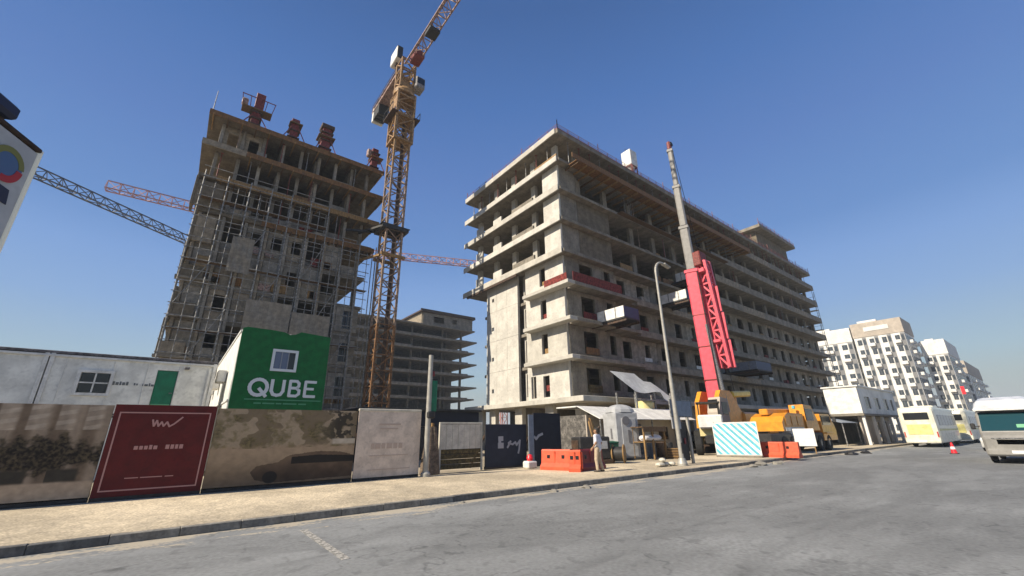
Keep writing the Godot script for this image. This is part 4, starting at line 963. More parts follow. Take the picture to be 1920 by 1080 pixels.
# ------------------------------------------------------------------ cabins and the green sign
func cabins() -> void:
	var Z := -26.0
	var xs := [[-16.6, -10.7], [-10.6, -4.72], [-4.68, 1.2]]
	var lab := ["long pale site cabin, the piece cut by the photo's left edge", "pale site cabin between the left edge and the pale vertical joint", "pale grey site cabin with white framed window and green door"]
	for i in 3:
		var a: float = xs[i][0]; var b: float = xs[i][1]; var w := b - a
		var C := thing("site_cabin", lab[i], "cabin", Vector3((a + b) / 2, 0, Z - 1.25), "site cabins behind the hoarding")
		for lvl in 2:
			var y := lvl * 2.6
			var holes := [Rect2(1.1, 0.95, 0.95, 0.85)] if i == 2 and lvl == 1 else ([Rect2(0.5, 0.95, 1.0, 0.85)] if i == 1 else [])
			if i == 2 and lvl == 1: holes.append(Rect2(3.62, 0.12, 0.78, 1.98))
			part(C, "front_wall", wallm(w, 2.52, 0.08, holes), M.cabin_white, Vector3(-w / 2, y, 1.25))
			part(C, "back_wall", bm(Vector3(w, 2.52, 0.08)), M.cabin_white, Vector3(0, y + 1.26, -1.25))
			for sx in [-1, 1]: part(C, "end_wall", bm(Vector3(0.06, 2.52, 2.4)), M.cabin_white, Vector3(sx * (w / 2 - 0.03), y + 1.26, 0))
			part(C, "floor", bm(Vector3(w - 0.14, 0.1, 2.4)), M.cabin_edge, Vector3(0, y + 0.06, 0))
			for sx in [-1, 1]: part(C, "corner_post", bm(Vector3(0.14, 2.56, 0.05), 0.01), M.cabin_trim, Vector3(sx * (w / 2 - 0.07), y + 1.28, 1.32))
		for q in 4: part(C, "cladding_seam", bm(Vector3(0.025, 2.4, 0.02), 0.004), M.cabin_trim, Vector3(-w / 2 + (q + 0.45 if q < 1 else q + 0.75) * 1.18, 3.86, 1.3))
		part(C, "base_trim", bm(Vector3(w - 0.3, 0.09, 0.03), 0.01), M.cabin_edge, Vector3(0, 2.66, 1.305))
		if i == 1: part(C, "air_unit", bm(Vector3(0.8, 0.55, 0.35), 0.03), M.cabin_trim, Vector3(-0.6, 4.3, 1.48))
		part(C, "roof", bm(Vector3(w + 0.1, 0.12, 2.7), 0.02), M.cabin_edge, Vector3(0, 5.2, 0))
		part(C, "roof_rail", bm(Vector3(w + 0.06, 0.1, 0.06), 0.01), M.cabin_trim, Vector3(0, 5.06, 1.33))
		if i == 2:
			var fr := MB.new(); fr.wall(1.2, 1.1, 0.06, [Rect2(0.12, 0.12, 0.96, 0.86)])
			var wd := part(C, "window_frame", fr.mesh(), M.cabin_trim, Vector3(-w / 2 + 0.97, 3.43, 1.33))
			for q in 4: part(wd, "pane", bm(Vector3(0.42, 0.38, 0.02)), M.glass_dark, Vector3(0.37 + 0.47 * (q % 2), 0.34 + 0.43 * (q / 2), -0.03))
			part(wd, "mullion", bm(Vector3(0.05, 0.86, 0.04)), M.cabin_trim, Vector3(0.6, 0.55, 0)); part(wd, "mullion", bm(Vector3(0.96, 0.05, 0.03)), M.cabin_trim, Vector3(0.6, 0.55, 0.004))
			var d := part(C, "door", bm(Vector3(0.76, 1.96, 0.05), 0.01), M.door_green, Vector3(-w / 2 + 4.01, 2.6 + 1.1, 1.24))
			part(d, "door_handle", bm(Vector3(0.12, 0.04, 0.06)), M.galvanised, Vector3(0.28, -0.05, 0.05)); part(d, "kick_plate", bm(Vector3(0.7, 0.3, 0.012)), M.pale_green, Vector3(0, -0.7, 0.034))
			# blurred lettering along the wall: rows of small strokes
			part(C, "lettering", strokes([[0, 0, 0.1, 0.16], [0.13, 0, 0.1, 0.13], [0.26, 0, 0.06, 0.16], [0.35, 0, 0.1, 0.13], [0.48, 0, 0.08, 0.16], [0.75, 0.02, 0.05, 0.1], [0.84, 0.02, 0.05, 0.08], [1.05, 0, 0.05, 0.1], [1.13, 0, 0.12, 0.09], [1.28, 0, 0.05, 0.14], [1.36, 0, 0.1, 0.09]]), M.cabin_ink, Vector3(-w / 2 + 2.15, 3.93, 1.296))
			part(C, "wall_lamp", bm(Vector3(0.22, 0.12, 0.16), 0.03), M.cabin_edge, Vector3(-w / 2 + 4.7, 4.85, 1.4))
			part(C, "downpipe", bm(Vector3(0.07, 1.9, 0.07)), M.cabin_trim, Vector3(w / 2 - 0.25, 3.9, 1.4))
	# two-storey block carrying the green QUBE sign
	var G := thing("sign_cabin", "white site cabin block with sunlit end wall, carrying the green sign", "cabin", Vector3(3.75, 0, -30))
	part(G, "front_wall", bm(Vector3(3.96, 6.4, 0.1)), M.white_paint, Vector3(0, 3.2, 6.85))
	for lvl in 2:
		for k in 4: part(G, "side_panel", bm(Vector3(0.1, 3.16, 3.24), 0.025), M.white_paint, Vector3(-1.97, 1.6 + lvl * 3.22, 5.16 - k * 3.3))
		part(G, "side_beam", bm(Vector3(0.14, 0.12, 13.5), 0.02), M.cabin_trim, Vector3(-2.0, 3.22 + lvl * 3.2, 0.1))
	part(G, "right_wall", bm(Vector3(0.1, 6.4, 13.6)), M.white_paint, Vector3(1.95, 3.2, 0)); part(G, "back_wall", bm(Vector3(3.7, 6.4, 0.1)), M.white_paint, Vector3(0, 3.2, -6.7))
	part(G, "roof", bm(Vector3(4.0, 0.12, 13.8), 0.02), M.cabin_trim, Vector3(0, 6.45, 0))
	for k in 3: part(G, "air_unit", bm(Vector3(0.4, 0.6, 0.9), 0.04), M.white_paint, Vector3(-2.25, 4.6, 3.5 - k * 4.0))
	var S := thing("green_sign", "green banner sign reading QUBE with a white framed window, on the white cabin", "sign", Vector3(1.74, 0, -22.98))
	var outline := PackedVector2Array([Vector2(0.08, 1.9), Vector2(4.05, 1.9), Vector2(4.02, 3.0), Vector2(3.99, 6.56), Vector2(3.4, 6.6), Vector2(2.55, 6.66), Vector2(2.3, 6.5), Vector2(2.05, 6.46), Vector2(1.8, 6.56), Vector2(1.2, 6.6), Vector2(0.2, 6.62), Vector2(0.02, 6.55), Vector2(0.0, 6.2), Vector2(0.03, 4.0)])
	var sg := MB.new(); sg.prism(outline, -0.03, 0.02); part(S, "banner", sg.mesh(), M.sign_green)
	var wf := MB.new(); wf.wall(1.14, 1.06, 0.06, [Rect2(0.12, 0.12, 0.9, 0.82)])
	var fr2 := part(S, "window_frame", wf.mesh(), M.letter_white, Vector3(1.42, 4.62, 0.055))
	for q in 3: part(fr2, "pane", bm(Vector3(0.27, 0.8, 0.02)), M.pane_blue if q < 2 else M.glass_dark, Vector3(0.27 + q * 0.3, 0.53, -0.02))
	for q in 2: part(fr2, "mullion", bm(Vector3(0.04, 0.82, 0.05)), M.grey_ink, Vector3(0.42 + q * 0.3, 0.53, 0))
	# lettering QUBE: ring Q with a tail, then U, B, E of even strokes
	var q := MB.new(); stroke_path(q, ring(Vector2(0.46, 0.36), 0.36, 20), 0.15); stroke_path(q, [Vector2(0.5, 0.3), Vector2(0.8, -0.04)], 0.14); part(S, "letter", q.mesh(), M.letter_white, Vector3(0.62, 3.47, 0.05))
	var uu := MB.new(); stroke_path(uu, [Vector2(0.05, 0.72), Vector2(0.05, 0.22), Vector2(0.14, 0.06), Vector2(0.3, 0.02), Vector2(0.46, 0.06), Vector2(0.55, 0.22), Vector2(0.55, 0.72)], 0.14); part(S, "letter", uu.mesh(), M.letter_white, Vector3(1.58, 3.47, 0.05))
	var bb := MB.new(); stroke_path(bb, [Vector2(0.05, 0.02), Vector2(0.05, 0.72), Vector2(0.34, 0.72), Vector2(0.44, 0.62), Vector2(0.44, 0.48), Vector2(0.34, 0.39), Vector2(0.05, 0.39)], 0.13); stroke_path(bb, [Vector2(0.34, 0.39), Vector2(0.48, 0.28), Vector2(0.48, 0.12), Vector2(0.36, 0.02), Vector2(0.05, 0.02)], 0.13); part(S, "letter", bb.mesh(), M.letter_white, Vector3(2.36, 3.47, 0.05))
	var ee := MB.new(); stroke_path(ee, [Vector2(0.52, 0.72), Vector2(0.05, 0.72), Vector2(0.05, 0.02), Vector2(0.52, 0.02)], 0.13); stroke_path(ee, [Vector2(0.05, 0.38), Vector2(0.42, 0.38)], 0.12); part(S, "letter", ee.mesh(), M.letter_white, Vector3(3.05, 3.47, 0.05))
	part(S, "underline", bm(Vector3(3.3, 0.05, 0.02)), M.pale_green, Vector3(2.25, 3.28, 0.035))
	part(S, "small_lettering", strokes([[0, 0, 0.3, 0.06], [0.36, 0, 0.5, 0.06], [0.92, 0, 0.24, 0.06], [1.22, 0, 0.6, 0.06], [1.9, 0, 0.35, 0.06]]), M.pale_green, Vector3(1.0, 3.08, 0.03))

func ring(c: Vector2, r: float, k: int) -> Array:
	var p := []
	for i in k + 1: p.append(c + Vector2(cos(TAU * i / k), sin(TAU * i / k)) * r)
	return p
func stroke_path(b: MB, pts: Array, w: float) -> void:   # flat raised stroke in x,y
	for i in pts.size() - 1:
		var a: Vector2 = pts[i]; var c: Vector2 = pts[i + 1]; var d := (c - a).normalized()
		var mid := (a + c) * 0.5
		b.box(Vector3(mid.x, mid.y, 0.001 * (i % 2)), Vector3(a.distance_to(c) + w * 0.55, w, 0.03), Basis(Vector3(d.x, d.y, 0), Vector3(-d.y, d.x, 0), Vector3(0, 0, 1)))
func strokes(rows: Array) -> Mesh:
	var b := MB.new()
	for r in rows: b.box(Vector3(r[0] + r[2] / 2, r[1] + r[3] / 2, 0.004), Vector3(r[2], r[3], 0.008))
	return b.mesh()

# ------------------------------------------------------------------ hoarding along the pavement
func panel(called: String, label: String, x0: float, x1: float, h: float, z: float, face: Material, picture: Material) -> Node3D:
	var P := thing(called, label, "hoarding", Vector3(x0, 0, z), "hoarding panels along the pavement")
	var w := x1 - x0
	part(P, "backing", bm(Vector3(w - 0.01, h - 0.1, 0.04)), M.hoarding_back, Vector3(w / 2, h / 2 + 0.05, -0.03))
	if picture:
		var b := MB.new(); b.quad_uv(Vector3(0.005, 0.1, 0), Vector3(w - 0.005, 0.1, 0), Vector3(w - 0.005, h, 0), Vector3(0.005, h, 0)); b.quad(Vector3(0.005, h, 0), Vector3(w - 0.005, h, 0), Vector3(w - 0.005, h, -0.008), Vector3(0.005, h, -0.008))
		part(P, "printed_sheet", b.mesh(), picture)
	else: part(P, "sheet", bm(Vector3(w - 0.01, h - 0.1, 0.02), 0.005), face, Vector3(w / 2, h / 2 + 0.05, 0))
	part(P, "base_rail", bm(Vector3(w, 0.14, 0.1), 0.01), M.dark_steel, Vector3(w / 2, 0.07, -0.05))
	var n := int(w / 2.0) + 1
	for i in n:
		part(P, "post", bm(Vector3(0.08, h - 0.02, 0.08)), M.brown_steel, Vector3(0.15 + i * (w - 0.3) / maxf(1, n - 1), h / 2, -0.1))
		var b := MB.new(); b.bar(Vector3(0, h * 0.8, 0), Vector3(0, 0.02, -1.4), 0.07); part(P, "brace", b.mesh(), M.brown_steel, Vector3(0.15 + i * (w - 0.3) / maxf(1, n - 1), 0, -0.15))
	return P

func hoarding() -> void:
	panel("hoarding_panel", "hoarding printed with a garden street picture, left of the dark red panel", -5.3, -1.44, 2.55, -17.0, null, M.print_street)
	var R := panel("hoarding_panel", "dark red hoarding panel with thin pale border and white script", -1.42, 1.05, 2.58, -16.96, M.hoarding_red, null)
	var fr := MB.new(); fr.wall(2.2, 2.13, 0.006, [Rect2(0.035, 0.035, 2.13, 2.06)]); part(R, "border_line", fr.mesh(), M.red_ink, Vector3(0.13, 0.24, 0.014))
	var sc := MB.new()
	stroke_path(sc, [Vector2(0, 0.22), Vector2(0.05, 0.04), Vector2(0.1, 0.2), Vector2(0.16, 0.04), Vector2(0.22, 0.16), Vector2(0.28, 0.04), Vector2(0.35, 0.16), Vector2(0.42, 0.03), Vector2(0.52, 0.1), Vector2(0.7, 0.3)], 0.045); part(R, "script_mark", sc.mesh(), M.red_ink, Vector3(0.92, 1.93, 0.012))
	part(R, "lettering", strokes([[0, 0, 0.09, 0.1], [0.12, 0, 0.08, 0.1], [0.23, 0, 0.08, 0.1], [0.34, 0, 0.07, 0.12], [0.44, 0, 0.09, 0.1], [0.72, 0, 0.09, 0.12], [0.84, 0, 0.08, 0.12], [0.95, 0, 0.07, 0.12], [1.05, 0, 0.09, 0.12]]), M.red_ink, Vector3(0.65, 1.32, 0.012))
	part(R, "footer_line", strokes([[0, 0, 0.3, 0.025], [0.34, 0, 0.5, 0.025], [0.9, 0, 0.2, 0.025]]), M.red_ink, Vector3(0.62, 0.55, 0.012))
	panel("hoarding_panel", "hoarding printed with a villa and parked car picture, between the red and beige panels", 1.07, 5.62, 2.52, -17.0, null, M.print_villa)
	var Bp := panel("hoarding_panel", "plain beige hoarding panel with faint lettering, beside the pole with the green flag", 5.64, 8.3, 2.55, -16.94, M.hoarding_beige, null)
	part(Bp, "lettering", strokes([[0, 0.68, 0.9, 0.06], [0.05, 0.52, 0.75, 0.05]]), M.hoarding_ink, Vector3(0.85, 1.32, 0.012)); part(Bp, "lettering", strokes([[0, 0, 0.12, 0.2], [0.16, 0, 0.2, 0.2], [0.42, 0, 0.14, 0.2], [0.62, 0, 0.22, 0.2], [0.9, 0, 0.16, 0.2], [1.12, 0, 0.16, 0.2]]), M.hoarding_ink, Vector3(0.6, 1.12, 0.012))
	part(Bp, "lettering", strokes([[0, 0, 1.6, 0.03], [0, -0.5, 1.7, 0.03]]), M.hoarding_ink, Vector3(0.55, 0.85, 0.012))
	part(Bp, "top_cap", bm(Vector3(2.66, 0.1, 0.12), 0.02), M.gate_cream, Vector3(1.33, 2.57, -0.03))
	# gate: cream sheet above, olive boards below
	var G := thing("site_gate", "cream sheet gate with olive boards below, right of the green flag pole", "gate", Vector3(9.7, 0, -17.8))
	for i in 7: part(G, "cream_sheet", bm(Vector3(0.31, 1.1, 0.03), 0.01), M.gate_cream, Vector3(0.16 + i * 0.318, 1.5, 0.002 * (i % 2)))
	for i in 4: part(G, "olive_board", bm(Vector3(2.2, 0.2, 0.04), 0.01), M.olive, Vector3(1.12, 0.22 + i * 0.215, 0.004 * (i % 2)))
	for x in [0.0, 2.26]: part(G, "gate_post", bm(Vector3(0.1, 2.1, 0.1), 0.01), M.gate_cream, Vector3(x, 1.05, 0.0))
	part(G, "top_rail", bm(Vector3(2.36, 0.08, 0.08), 0.01), M.gate_cream, Vector3(1.13, 2.1, 0))
	var D := thing("draped_tarp", "tan tarpaulin draped over a post beside the cream gate", "tarp", Vector3(9.2, 0, -17.6))
	var db := MB.new()
	var rows := []
	for j in 9:
		var rg := []; var t := j / 8.0
		for i in 18:
			var a := TAU * i / 18.0; var r := lerpf(0.42, 0.16, pow(t, 1.4)) * (1.0 + 0.2 * sin(a * 5.0 + t) + 0.08 * sin(a * 9.0))
			rg.append(Vector3(cos(a) * r, t * 1.95, -sin(a) * r * 0.7))
		rows.append(rg)
	db.skin(rows); part(D, "cloth", db.mesh(), M.tarp_tan); part(D, "post", bm(Vector3(0.1, 2.1, 0.1)), M.timber, Vector3(0, 1.05, 0))
	# navy hoarding
	var N1 := panel("hoarding_panel", "lower navy hoarding panel with grey script, right of the cream gate", 12.05, 14.65, 2.05, -17.6, M.navy, null)
	var s1 := MB.new(); s1.box(Vector3(0.2, 0.42, 0), Vector3(0.3, 0.22, 0.03)); s1.box(Vector3(0.2, 0.1, 0), Vector3(0.34, 0.26, 0.03)); s1.box(Vector3(0.14, 0.28, 0.001), Vector3(0.16, 0.2, 0.03))
	stroke_path(s1, [Vector2(0.62, 0.0), Vector2(0.82, 0.28), Vector2(0.68, 0.2), Vector2(0.95, 0.14), Vector2(1.12, 0.24), Vector2(1.2, 0.1), Vector2(1.42, 0.32), Vector2(1.36, -0.1), Vector2(1.3, -0.28)], 0.09)
	part(N1, "script_mark", s1.mesh(), M.grey_ink, Vector3(0.72, 0.95, 0.02))
	var N2 := panel("hoarding_panel", "taller navy hoarding panel with a grey edge strip and tick mark", 14.95, 16.9, 2.62, -17.35, M.navy_deep, null)
	part(N2, "edge_strip", bm(Vector3(0.36, 2.5, 0.05), 0.01), M.sign_blue_grey, Vector3(-0.19, 1.27, 0))
	var s2 := MB.new(); stroke_path(s2, [Vector2(0, 0.1), Vector2(0.12, 0.0), Vector2(0.3, 0.16), Vector2(0.56, 0.24)], 0.12); part(N2, "script_mark", s2.mesh(), M.grey_ink, Vector3(0.0, 1.32, 0.035))

# ------------------------------------------------------------------ poles, signs, barriers
func street_side() -> void:
	# pole with a green flag beside the beige panel
	var P := thing("flag_pole", "short pale pole with a green banner strip, beside the beige hoarding", "pole", Vector3(8.5, 0, -16.7))
	var b := MB.new(); b.tube(Vector3.ZERO, Vector3(0, 4.95, 0), 0.12, 0.1, 14); b.lathe(Vector3(0, 0, 0), [Vector2(0.2, 0), Vector2(0.2, 0.12), Vector2(0.13, 0.2)], 14); part(P, "shaft", b.mesh(), M.lamp_grey)
	part(P, "green_banner", bm(Vector3(0.26, 1.3, 0.03), 0.01), M.door_green, Vector3(0.24, 3.2, 0)); part(P, "bracket", bm(Vector3(0.34, 0.06, 0.06)), M.dark_steel, Vector3(0.18, 3.9, 0)); part(P, "red_tag", bm(Vector3(0.1, 0.22, 0.05), 0.01), M.barrier_red, Vector3(0.16, 4.15, 0)); part(P, "sleeve", bm(Vector3(0.36, 0.3, 0.3), 0.05), M.dark_steel, Vector3(0.08, 2.4, 0))
	# tall lamp post with curved arm
	var Lp := thing("lamp_post", "tall grey lamp post with a short curved arm, beside the twin post sign", "lamp post", Vector3(20.05, 0, -12.2))
	var c := MB.new(); c.tube(Vector3.ZERO, Vector3(0, 4.2, 0), 0.115, 0.1, 12); c.tube(Vector3(0, 4.2, 0), Vector3(0, 10.2, 0), 0.085, 0.065, 12); c.lathe(Vector3.ZERO, [Vector2(0.24, 0), Vector2(0.24, 0.1), Vector2(0.15, 0.35)], 12)
	var arc := []
	for i in 9: arc.append(Vector3(0.72 - 0.72 * cos(PI * 0.6 * i / 8.0), 10.15 + 0.75 * sin(PI * 0.6 * i / 8.0), 0))
	c.path(arc, 0.07, 8); part(Lp, "shaft", c.mesh(), M.lamp_grey)
	var lh := MB.new(); lh.box(Vector3.ZERO, Vector3(0.62, 0.14, 0.28), Basis(Vector3(0, 0, 1), -0.2), 0.05); part(Lp, "lamp_head", lh.mesh(), M.lamp_grey, Vector3(1.2, 10.84, 0))
	part(Lp, "hatch", bm(Vector3(0.14, 0.5, 0.03)), M.dark_steel, Vector3(0, 0.8, 0.12))
	# blue grey board on twin posts
	var S := thing("twin_post_sign", "blue grey sign board on two pale posts, right of the lamp post foot", "sign", Vector3(21.2, 0, -12.6))
	for x in [-0.55, 0.55]: part(S, "post", bm(Vector3(0.16, 3.0, 0.12), 0.02), M.lamp_grey, Vector3(x, 1.5, 0))
	part(S, "board", bm(Vector3(2.0, 0.8, 0.08), 0.02), M.sign_blue_grey, Vector3(-0.1, 2.72, 0.1)); part(S, "board_frame", wallm(2.1, 0.9, 0.06, [Rect2(0.05, 0.05, 2.0, 0.8)]), M.galvanised, Vector3(-1.15, 2.27, 0.12))
	part(S, "lower_board", bm(Vector3(0.8, 0.6, 0.06), 0.02), M.booth_grey, Vector3(-0.75, 2.0, 0.12))
	part(S, "shadow_panel", bm(Vector3(0.9, 1.9, 0.08), 0.02), M.dark_steel, Vector3(0, 1.1, -0.1)); part(S, "red_tag", bm(Vector3(0.14, 0.3, 0.04)), M.barrier_red, Vector3(0.1, 1.1, -0.03))  # dark sheet added as the shadow between the two posts
	# concrete block with red reflector
	var K := thing("concrete_marker", "white block with a red reflector at the foot of the navy hoarding", "marker", Vector3(14.0, 0, -16.6))
	part(K, "block", bm(Vector3(0.6, 0.34, 0.45), 0.06), M.white_paint, Vector3(0, 0.17, 0)); var rf := MB.new(); rf.lathe(Vector3(0, 0.34, 0), [Vector2(0, 0), Vector2(0.13, 0.01), Vector2(0.17, 0.12), Vector2(0.12, 0.26), Vector2(0, 0.31)], 14); part(K, "reflector", rf.mesh(), M.reflector)
	# plastic barriers
	barrier("orange plastic barrier standing end on, left of the dark red barrier", Vector3(14.3, 0, -15.0), -1.25, 1.5, M.barrier_orange)
	barrier("dark red plastic barrier behind the standing person", Vector3(15.35, 0, -14.0), 0.1, 1.75, M.barrier_red)
	barrier("orange barrier foot section in front of the dark red barrier", Vector3(14.2, 0, -13.75), -1.0, 0.5, M.barrier_orange)
	barrier("long orange plastic barrier below the orange truck crane", Vector3(29.5, 0, -11.4), PI / 2, 2.3, M.barrier_orange)
	# striped panel facing the sun
	var W := thing("striped_panel", "white panel with pale blue diagonal stripes, below the orange crane body", "panel", Vector3(28.2, 0, -13.6), "", -PI / 2)
	W.rotation.y = -PI / 2 + 0.22
	part(W, "board", bm(Vector3(2.6, 2.0, 0.05), 0.01), M.white_paint, Vector3(0.35, 1.08, 0))
	for i in range(-3, 9):
		var x0 := -1.6 + i * 0.42
		var poly := PackedVector2Array([Vector2(x0, 2.0), Vector2(x0 + 0.2, 2.0), Vector2(x0 + 1.9, 0.16), Vector2(x0 + 1.7, 0.16)])
		var clip := Geometry2D.intersect_polygons(poly, PackedVector2Array([Vector2(-0.9, 0.1), Vector2(1.6, 0.1), Vector2(1.6, 2.04), Vector2(-0.9, 2.04)]))
		for pl in clip:
			var m := MB.new(); m.prism(pl, 0.026, 0.034); part(W, "stripe", m.mesh(), M.stripe_blue)
	for x in [-0.85, 0.35, 1.5]: part(W, "post", bm(Vector3(0.08, 2.1, 0.08)), M.galvanised, Vector3(x, 1.05, -0.07))
	part(W, "foot_beam", bm(Vector3(2.6, 0.12, 0.5), 0.02), M.concrete, Vector3(0.35, 0.06, -0.1))
	# roadside totem at the left edge of the view
	var D := Vector3(-0.39, 0, 0.92).normalized()
	var O := thing("totem_sign", "tall white signboard with round blue and red emblem at the left edge", "sign", Vector3(-3.68, 0, -13.0))
	# local +x runs from the far edge towards the camera's left after the turn
	O.rotation.y = atan2(-D.z, D.x); O.scale = Vector3.ONE * 0.33; O.position = Vector3(-1.214, 1.07, -4.29)
	part(O, "board", bm(Vector3(2.3, 4.3, 0.1), 0.02), M.totem_board, Vector3(1.2, 5.7, 0))
	var ed := MB.new(); ed.tube(Vector3(0, 3.4, 0), Vector3(0, 7.95, 0), 0.075, 0.075, 12); part(O, "edge_tube", ed.mesh(), M.acrylic); part(O, "edge_tube", ed.mesh(), M.acrylic, Vector3(2.4, 0, 0))
	part(O, "top_bar", bm(Vector3(2.4, 0.12, 0.16), 0.03), M.brown_steel, Vector3(1.2, 7.93, 0)); part(O, "lamp_hood", bm(Vector3(0.9, 0.34, 0.4), 0.08), M.totem_navy, Vector3(1.35, 8.2, 0.0))
	part(O, "footing_post", bm(Vector3(0.3, 7.2, 0.3), 0.03), M.lamp_grey, Vector3(1.2, -0.1, 0))
	for side in [-1, 1]:
		var em := MB.new(); em.lathe(Vector3.ZERO, [Vector2(0, 0), Vector2(0.37, 0), Vector2(0.37, 0.02), Vector2(0, 0.02)], 28, Basis(Vector3.RIGHT, PI / 2 * side)); 
		var e := part(O, "round_emblem", em.mesh(), M.totem_blue, Vector3(0.62, 7.17, side * 0.052))
		var ar := MB.new()
		for i in 9:
			var a0 := PI + PI * 0.55 * i / 9.0 * 1.0; var a1 := PI + PI * 0.55 * (i + 1) / 9.0
			ar.prism(PackedVector2Array([Vector2(cos(a0), sin(a0)) * 0.39, Vector2(cos(a1), sin(a1)) * 0.39, Vector2(cos(a1), sin(a1)) * 0.24, Vector2(cos(a0), sin(a0)) * 0.24]), minf(side * 0.021, side * 0.03), maxf(side * 0.021, side * 0.03))
		part(e, "red_arc", ar.mesh(), M.totem_red)
		var oa := MB.new()
		for i in 10:
			var a0 := PI * 0.15 + PI * 0.8 * i / 10.0; var a1 := PI * 0.15 + PI * 0.8 * (i + 1) / 10.0
			oa.prism(PackedVector2Array([Vector2(cos(a0), sin(a0)) * 0.4, Vector2(cos(a1), sin(a1)) * 0.4, Vector2(cos(a1), sin(a1)) * 0.27, Vector2(cos(a0), sin(a0)) * 0.27]), minf(side * 0.021, side * 0.028), maxf(side * 0.021, side * 0.028))
		part(e, "olive_arc", oa.mesh(), M.totem_olive)
		var fl := MB.new(); fl.prism(PackedVector2Array([Vector2(0.5, 6.3), Vector2(1.2, 6.3), Vector2(1.05, 6.62), Vector2(0.7, 6.72)]), 0, 0.02); part(O, "lower_emblem", fl.mesh(), M.totem_olive, Vector3(0, 0, side * 0.056 - 0.01))
		var fn := MB.new(); fn.prism(PackedVector2Array([Vector2(0.28, 6.38), Vector2(0.5, 6.38), Vector2(0.68, 6.72), Vector2(0.34, 6.7)]), 0, 0.024); part(O, "lower_emblem", fn.mesh(), M.totem_navy, Vector3(0, 0, side * 0.056 - 0.012))
		part(O, "line_of_print", bm(Vector3(1.2, 0.2, 0.02)), M.totem_navy, Vector3(1.0, 5.95, side * 0.055))

func barrier(label: String, at: Vector3, turn: float, w: float, m: Material) -> void:
	var B := thing("plastic_barrier", label, "barrier", at, "plastic road barriers", turn)
	var b := MB.new()
	var prof := PackedVector2Array([Vector2(-0.3, 0), Vector2(0.3, 0), Vector2(0.3, 0.14), Vector2(0.16, 0.3), Vector2(0.12, 0.82), Vector2(0.08, 0.88), Vector2(-0.08, 0.88), Vector2(-0.12, 0.82), Vector2(-0.16, 0.3), Vector2(-0.3, 0.14)])
	# body in three runs with forklift slots left open between the feet
	b.prism(prof, -w / 2, w / 2, Transform3D(Basis(Vector3(0, 0, 1), Vector3(0, 1, 0), Vector3(-1, 0, 0)), Vector3.ZERO))
	part(B, "body", b.mesh(), m)
	var n := maxi(2, int(w / 0.8))
	for i in n:
		var x := -w / 2 + (i + 0.5) * w / n
		for s in [-1, 1]:
			part(B, "slot", bm(Vector3(0.16, 0.16, 0.03), 0.01), M.glass_dark, Vector3(x, 0.56, s * 0.135)); part(B, "rib", bm(Vector3(0.08, 0.5, 0.04), 0.015), m, Vector3(x + w / n * 0.42, 0.56, s * 0.15))
	part(B, "coupling", bm(Vector3(0.08, 0.7, 0.14), 0.03), m, Vector3(w / 2 + 0.03, 0.45, 0)); part(B, "filler_cap", bm(Vector3(0.12, 0.04, 0.1), 0.01), M.glass_dark, Vector3(-w * 0.3, 0.9, 0))

# ------------------------------------------------------------------ machines
func wheel(parent: Node, at: Vector3, r: float, w: float, rim_m: Material = null) -> void:
	var k := "wheel %.2f %.2f" % [r, w]
	var bs := Basis(Vector3.RIGHT, PI / 2)
	if not cache.has(k):
		var b := MB.new(); b.lathe(Vector3(0, 0, -w / 2), [Vector2(r * 0.5, 0), Vector2(r * 0.9, 0.0), Vector2(r, w * 0.15), Vector2(r, w * 0.85), Vector2(r * 0.9, w), Vector2(r * 0.5, w)], 20, bs); cache[k] = b.mesh()
		var c := MB.new(); c.lathe(Vector3(0, 0, -w * 0.42), [Vector2(0, 0), Vector2(r * 0.3, 0), Vector2(r * 0.38, w * 0.1), Vector2(r * 0.56, w * 0.02), Vector2(r * 0.56, w * 0.82), Vector2(r * 0.38, w * 0.72), Vector2(r * 0.28, w * 0.84), Vector2(0, w * 0.84)], 16, bs); cache[k + "rim"] = c.mesh()
	var t := part(parent, "wheel", cache[k], M.rubber, at); part(t, "rim", cache[k + "rim"], rim_m if rim_m else M.rim)

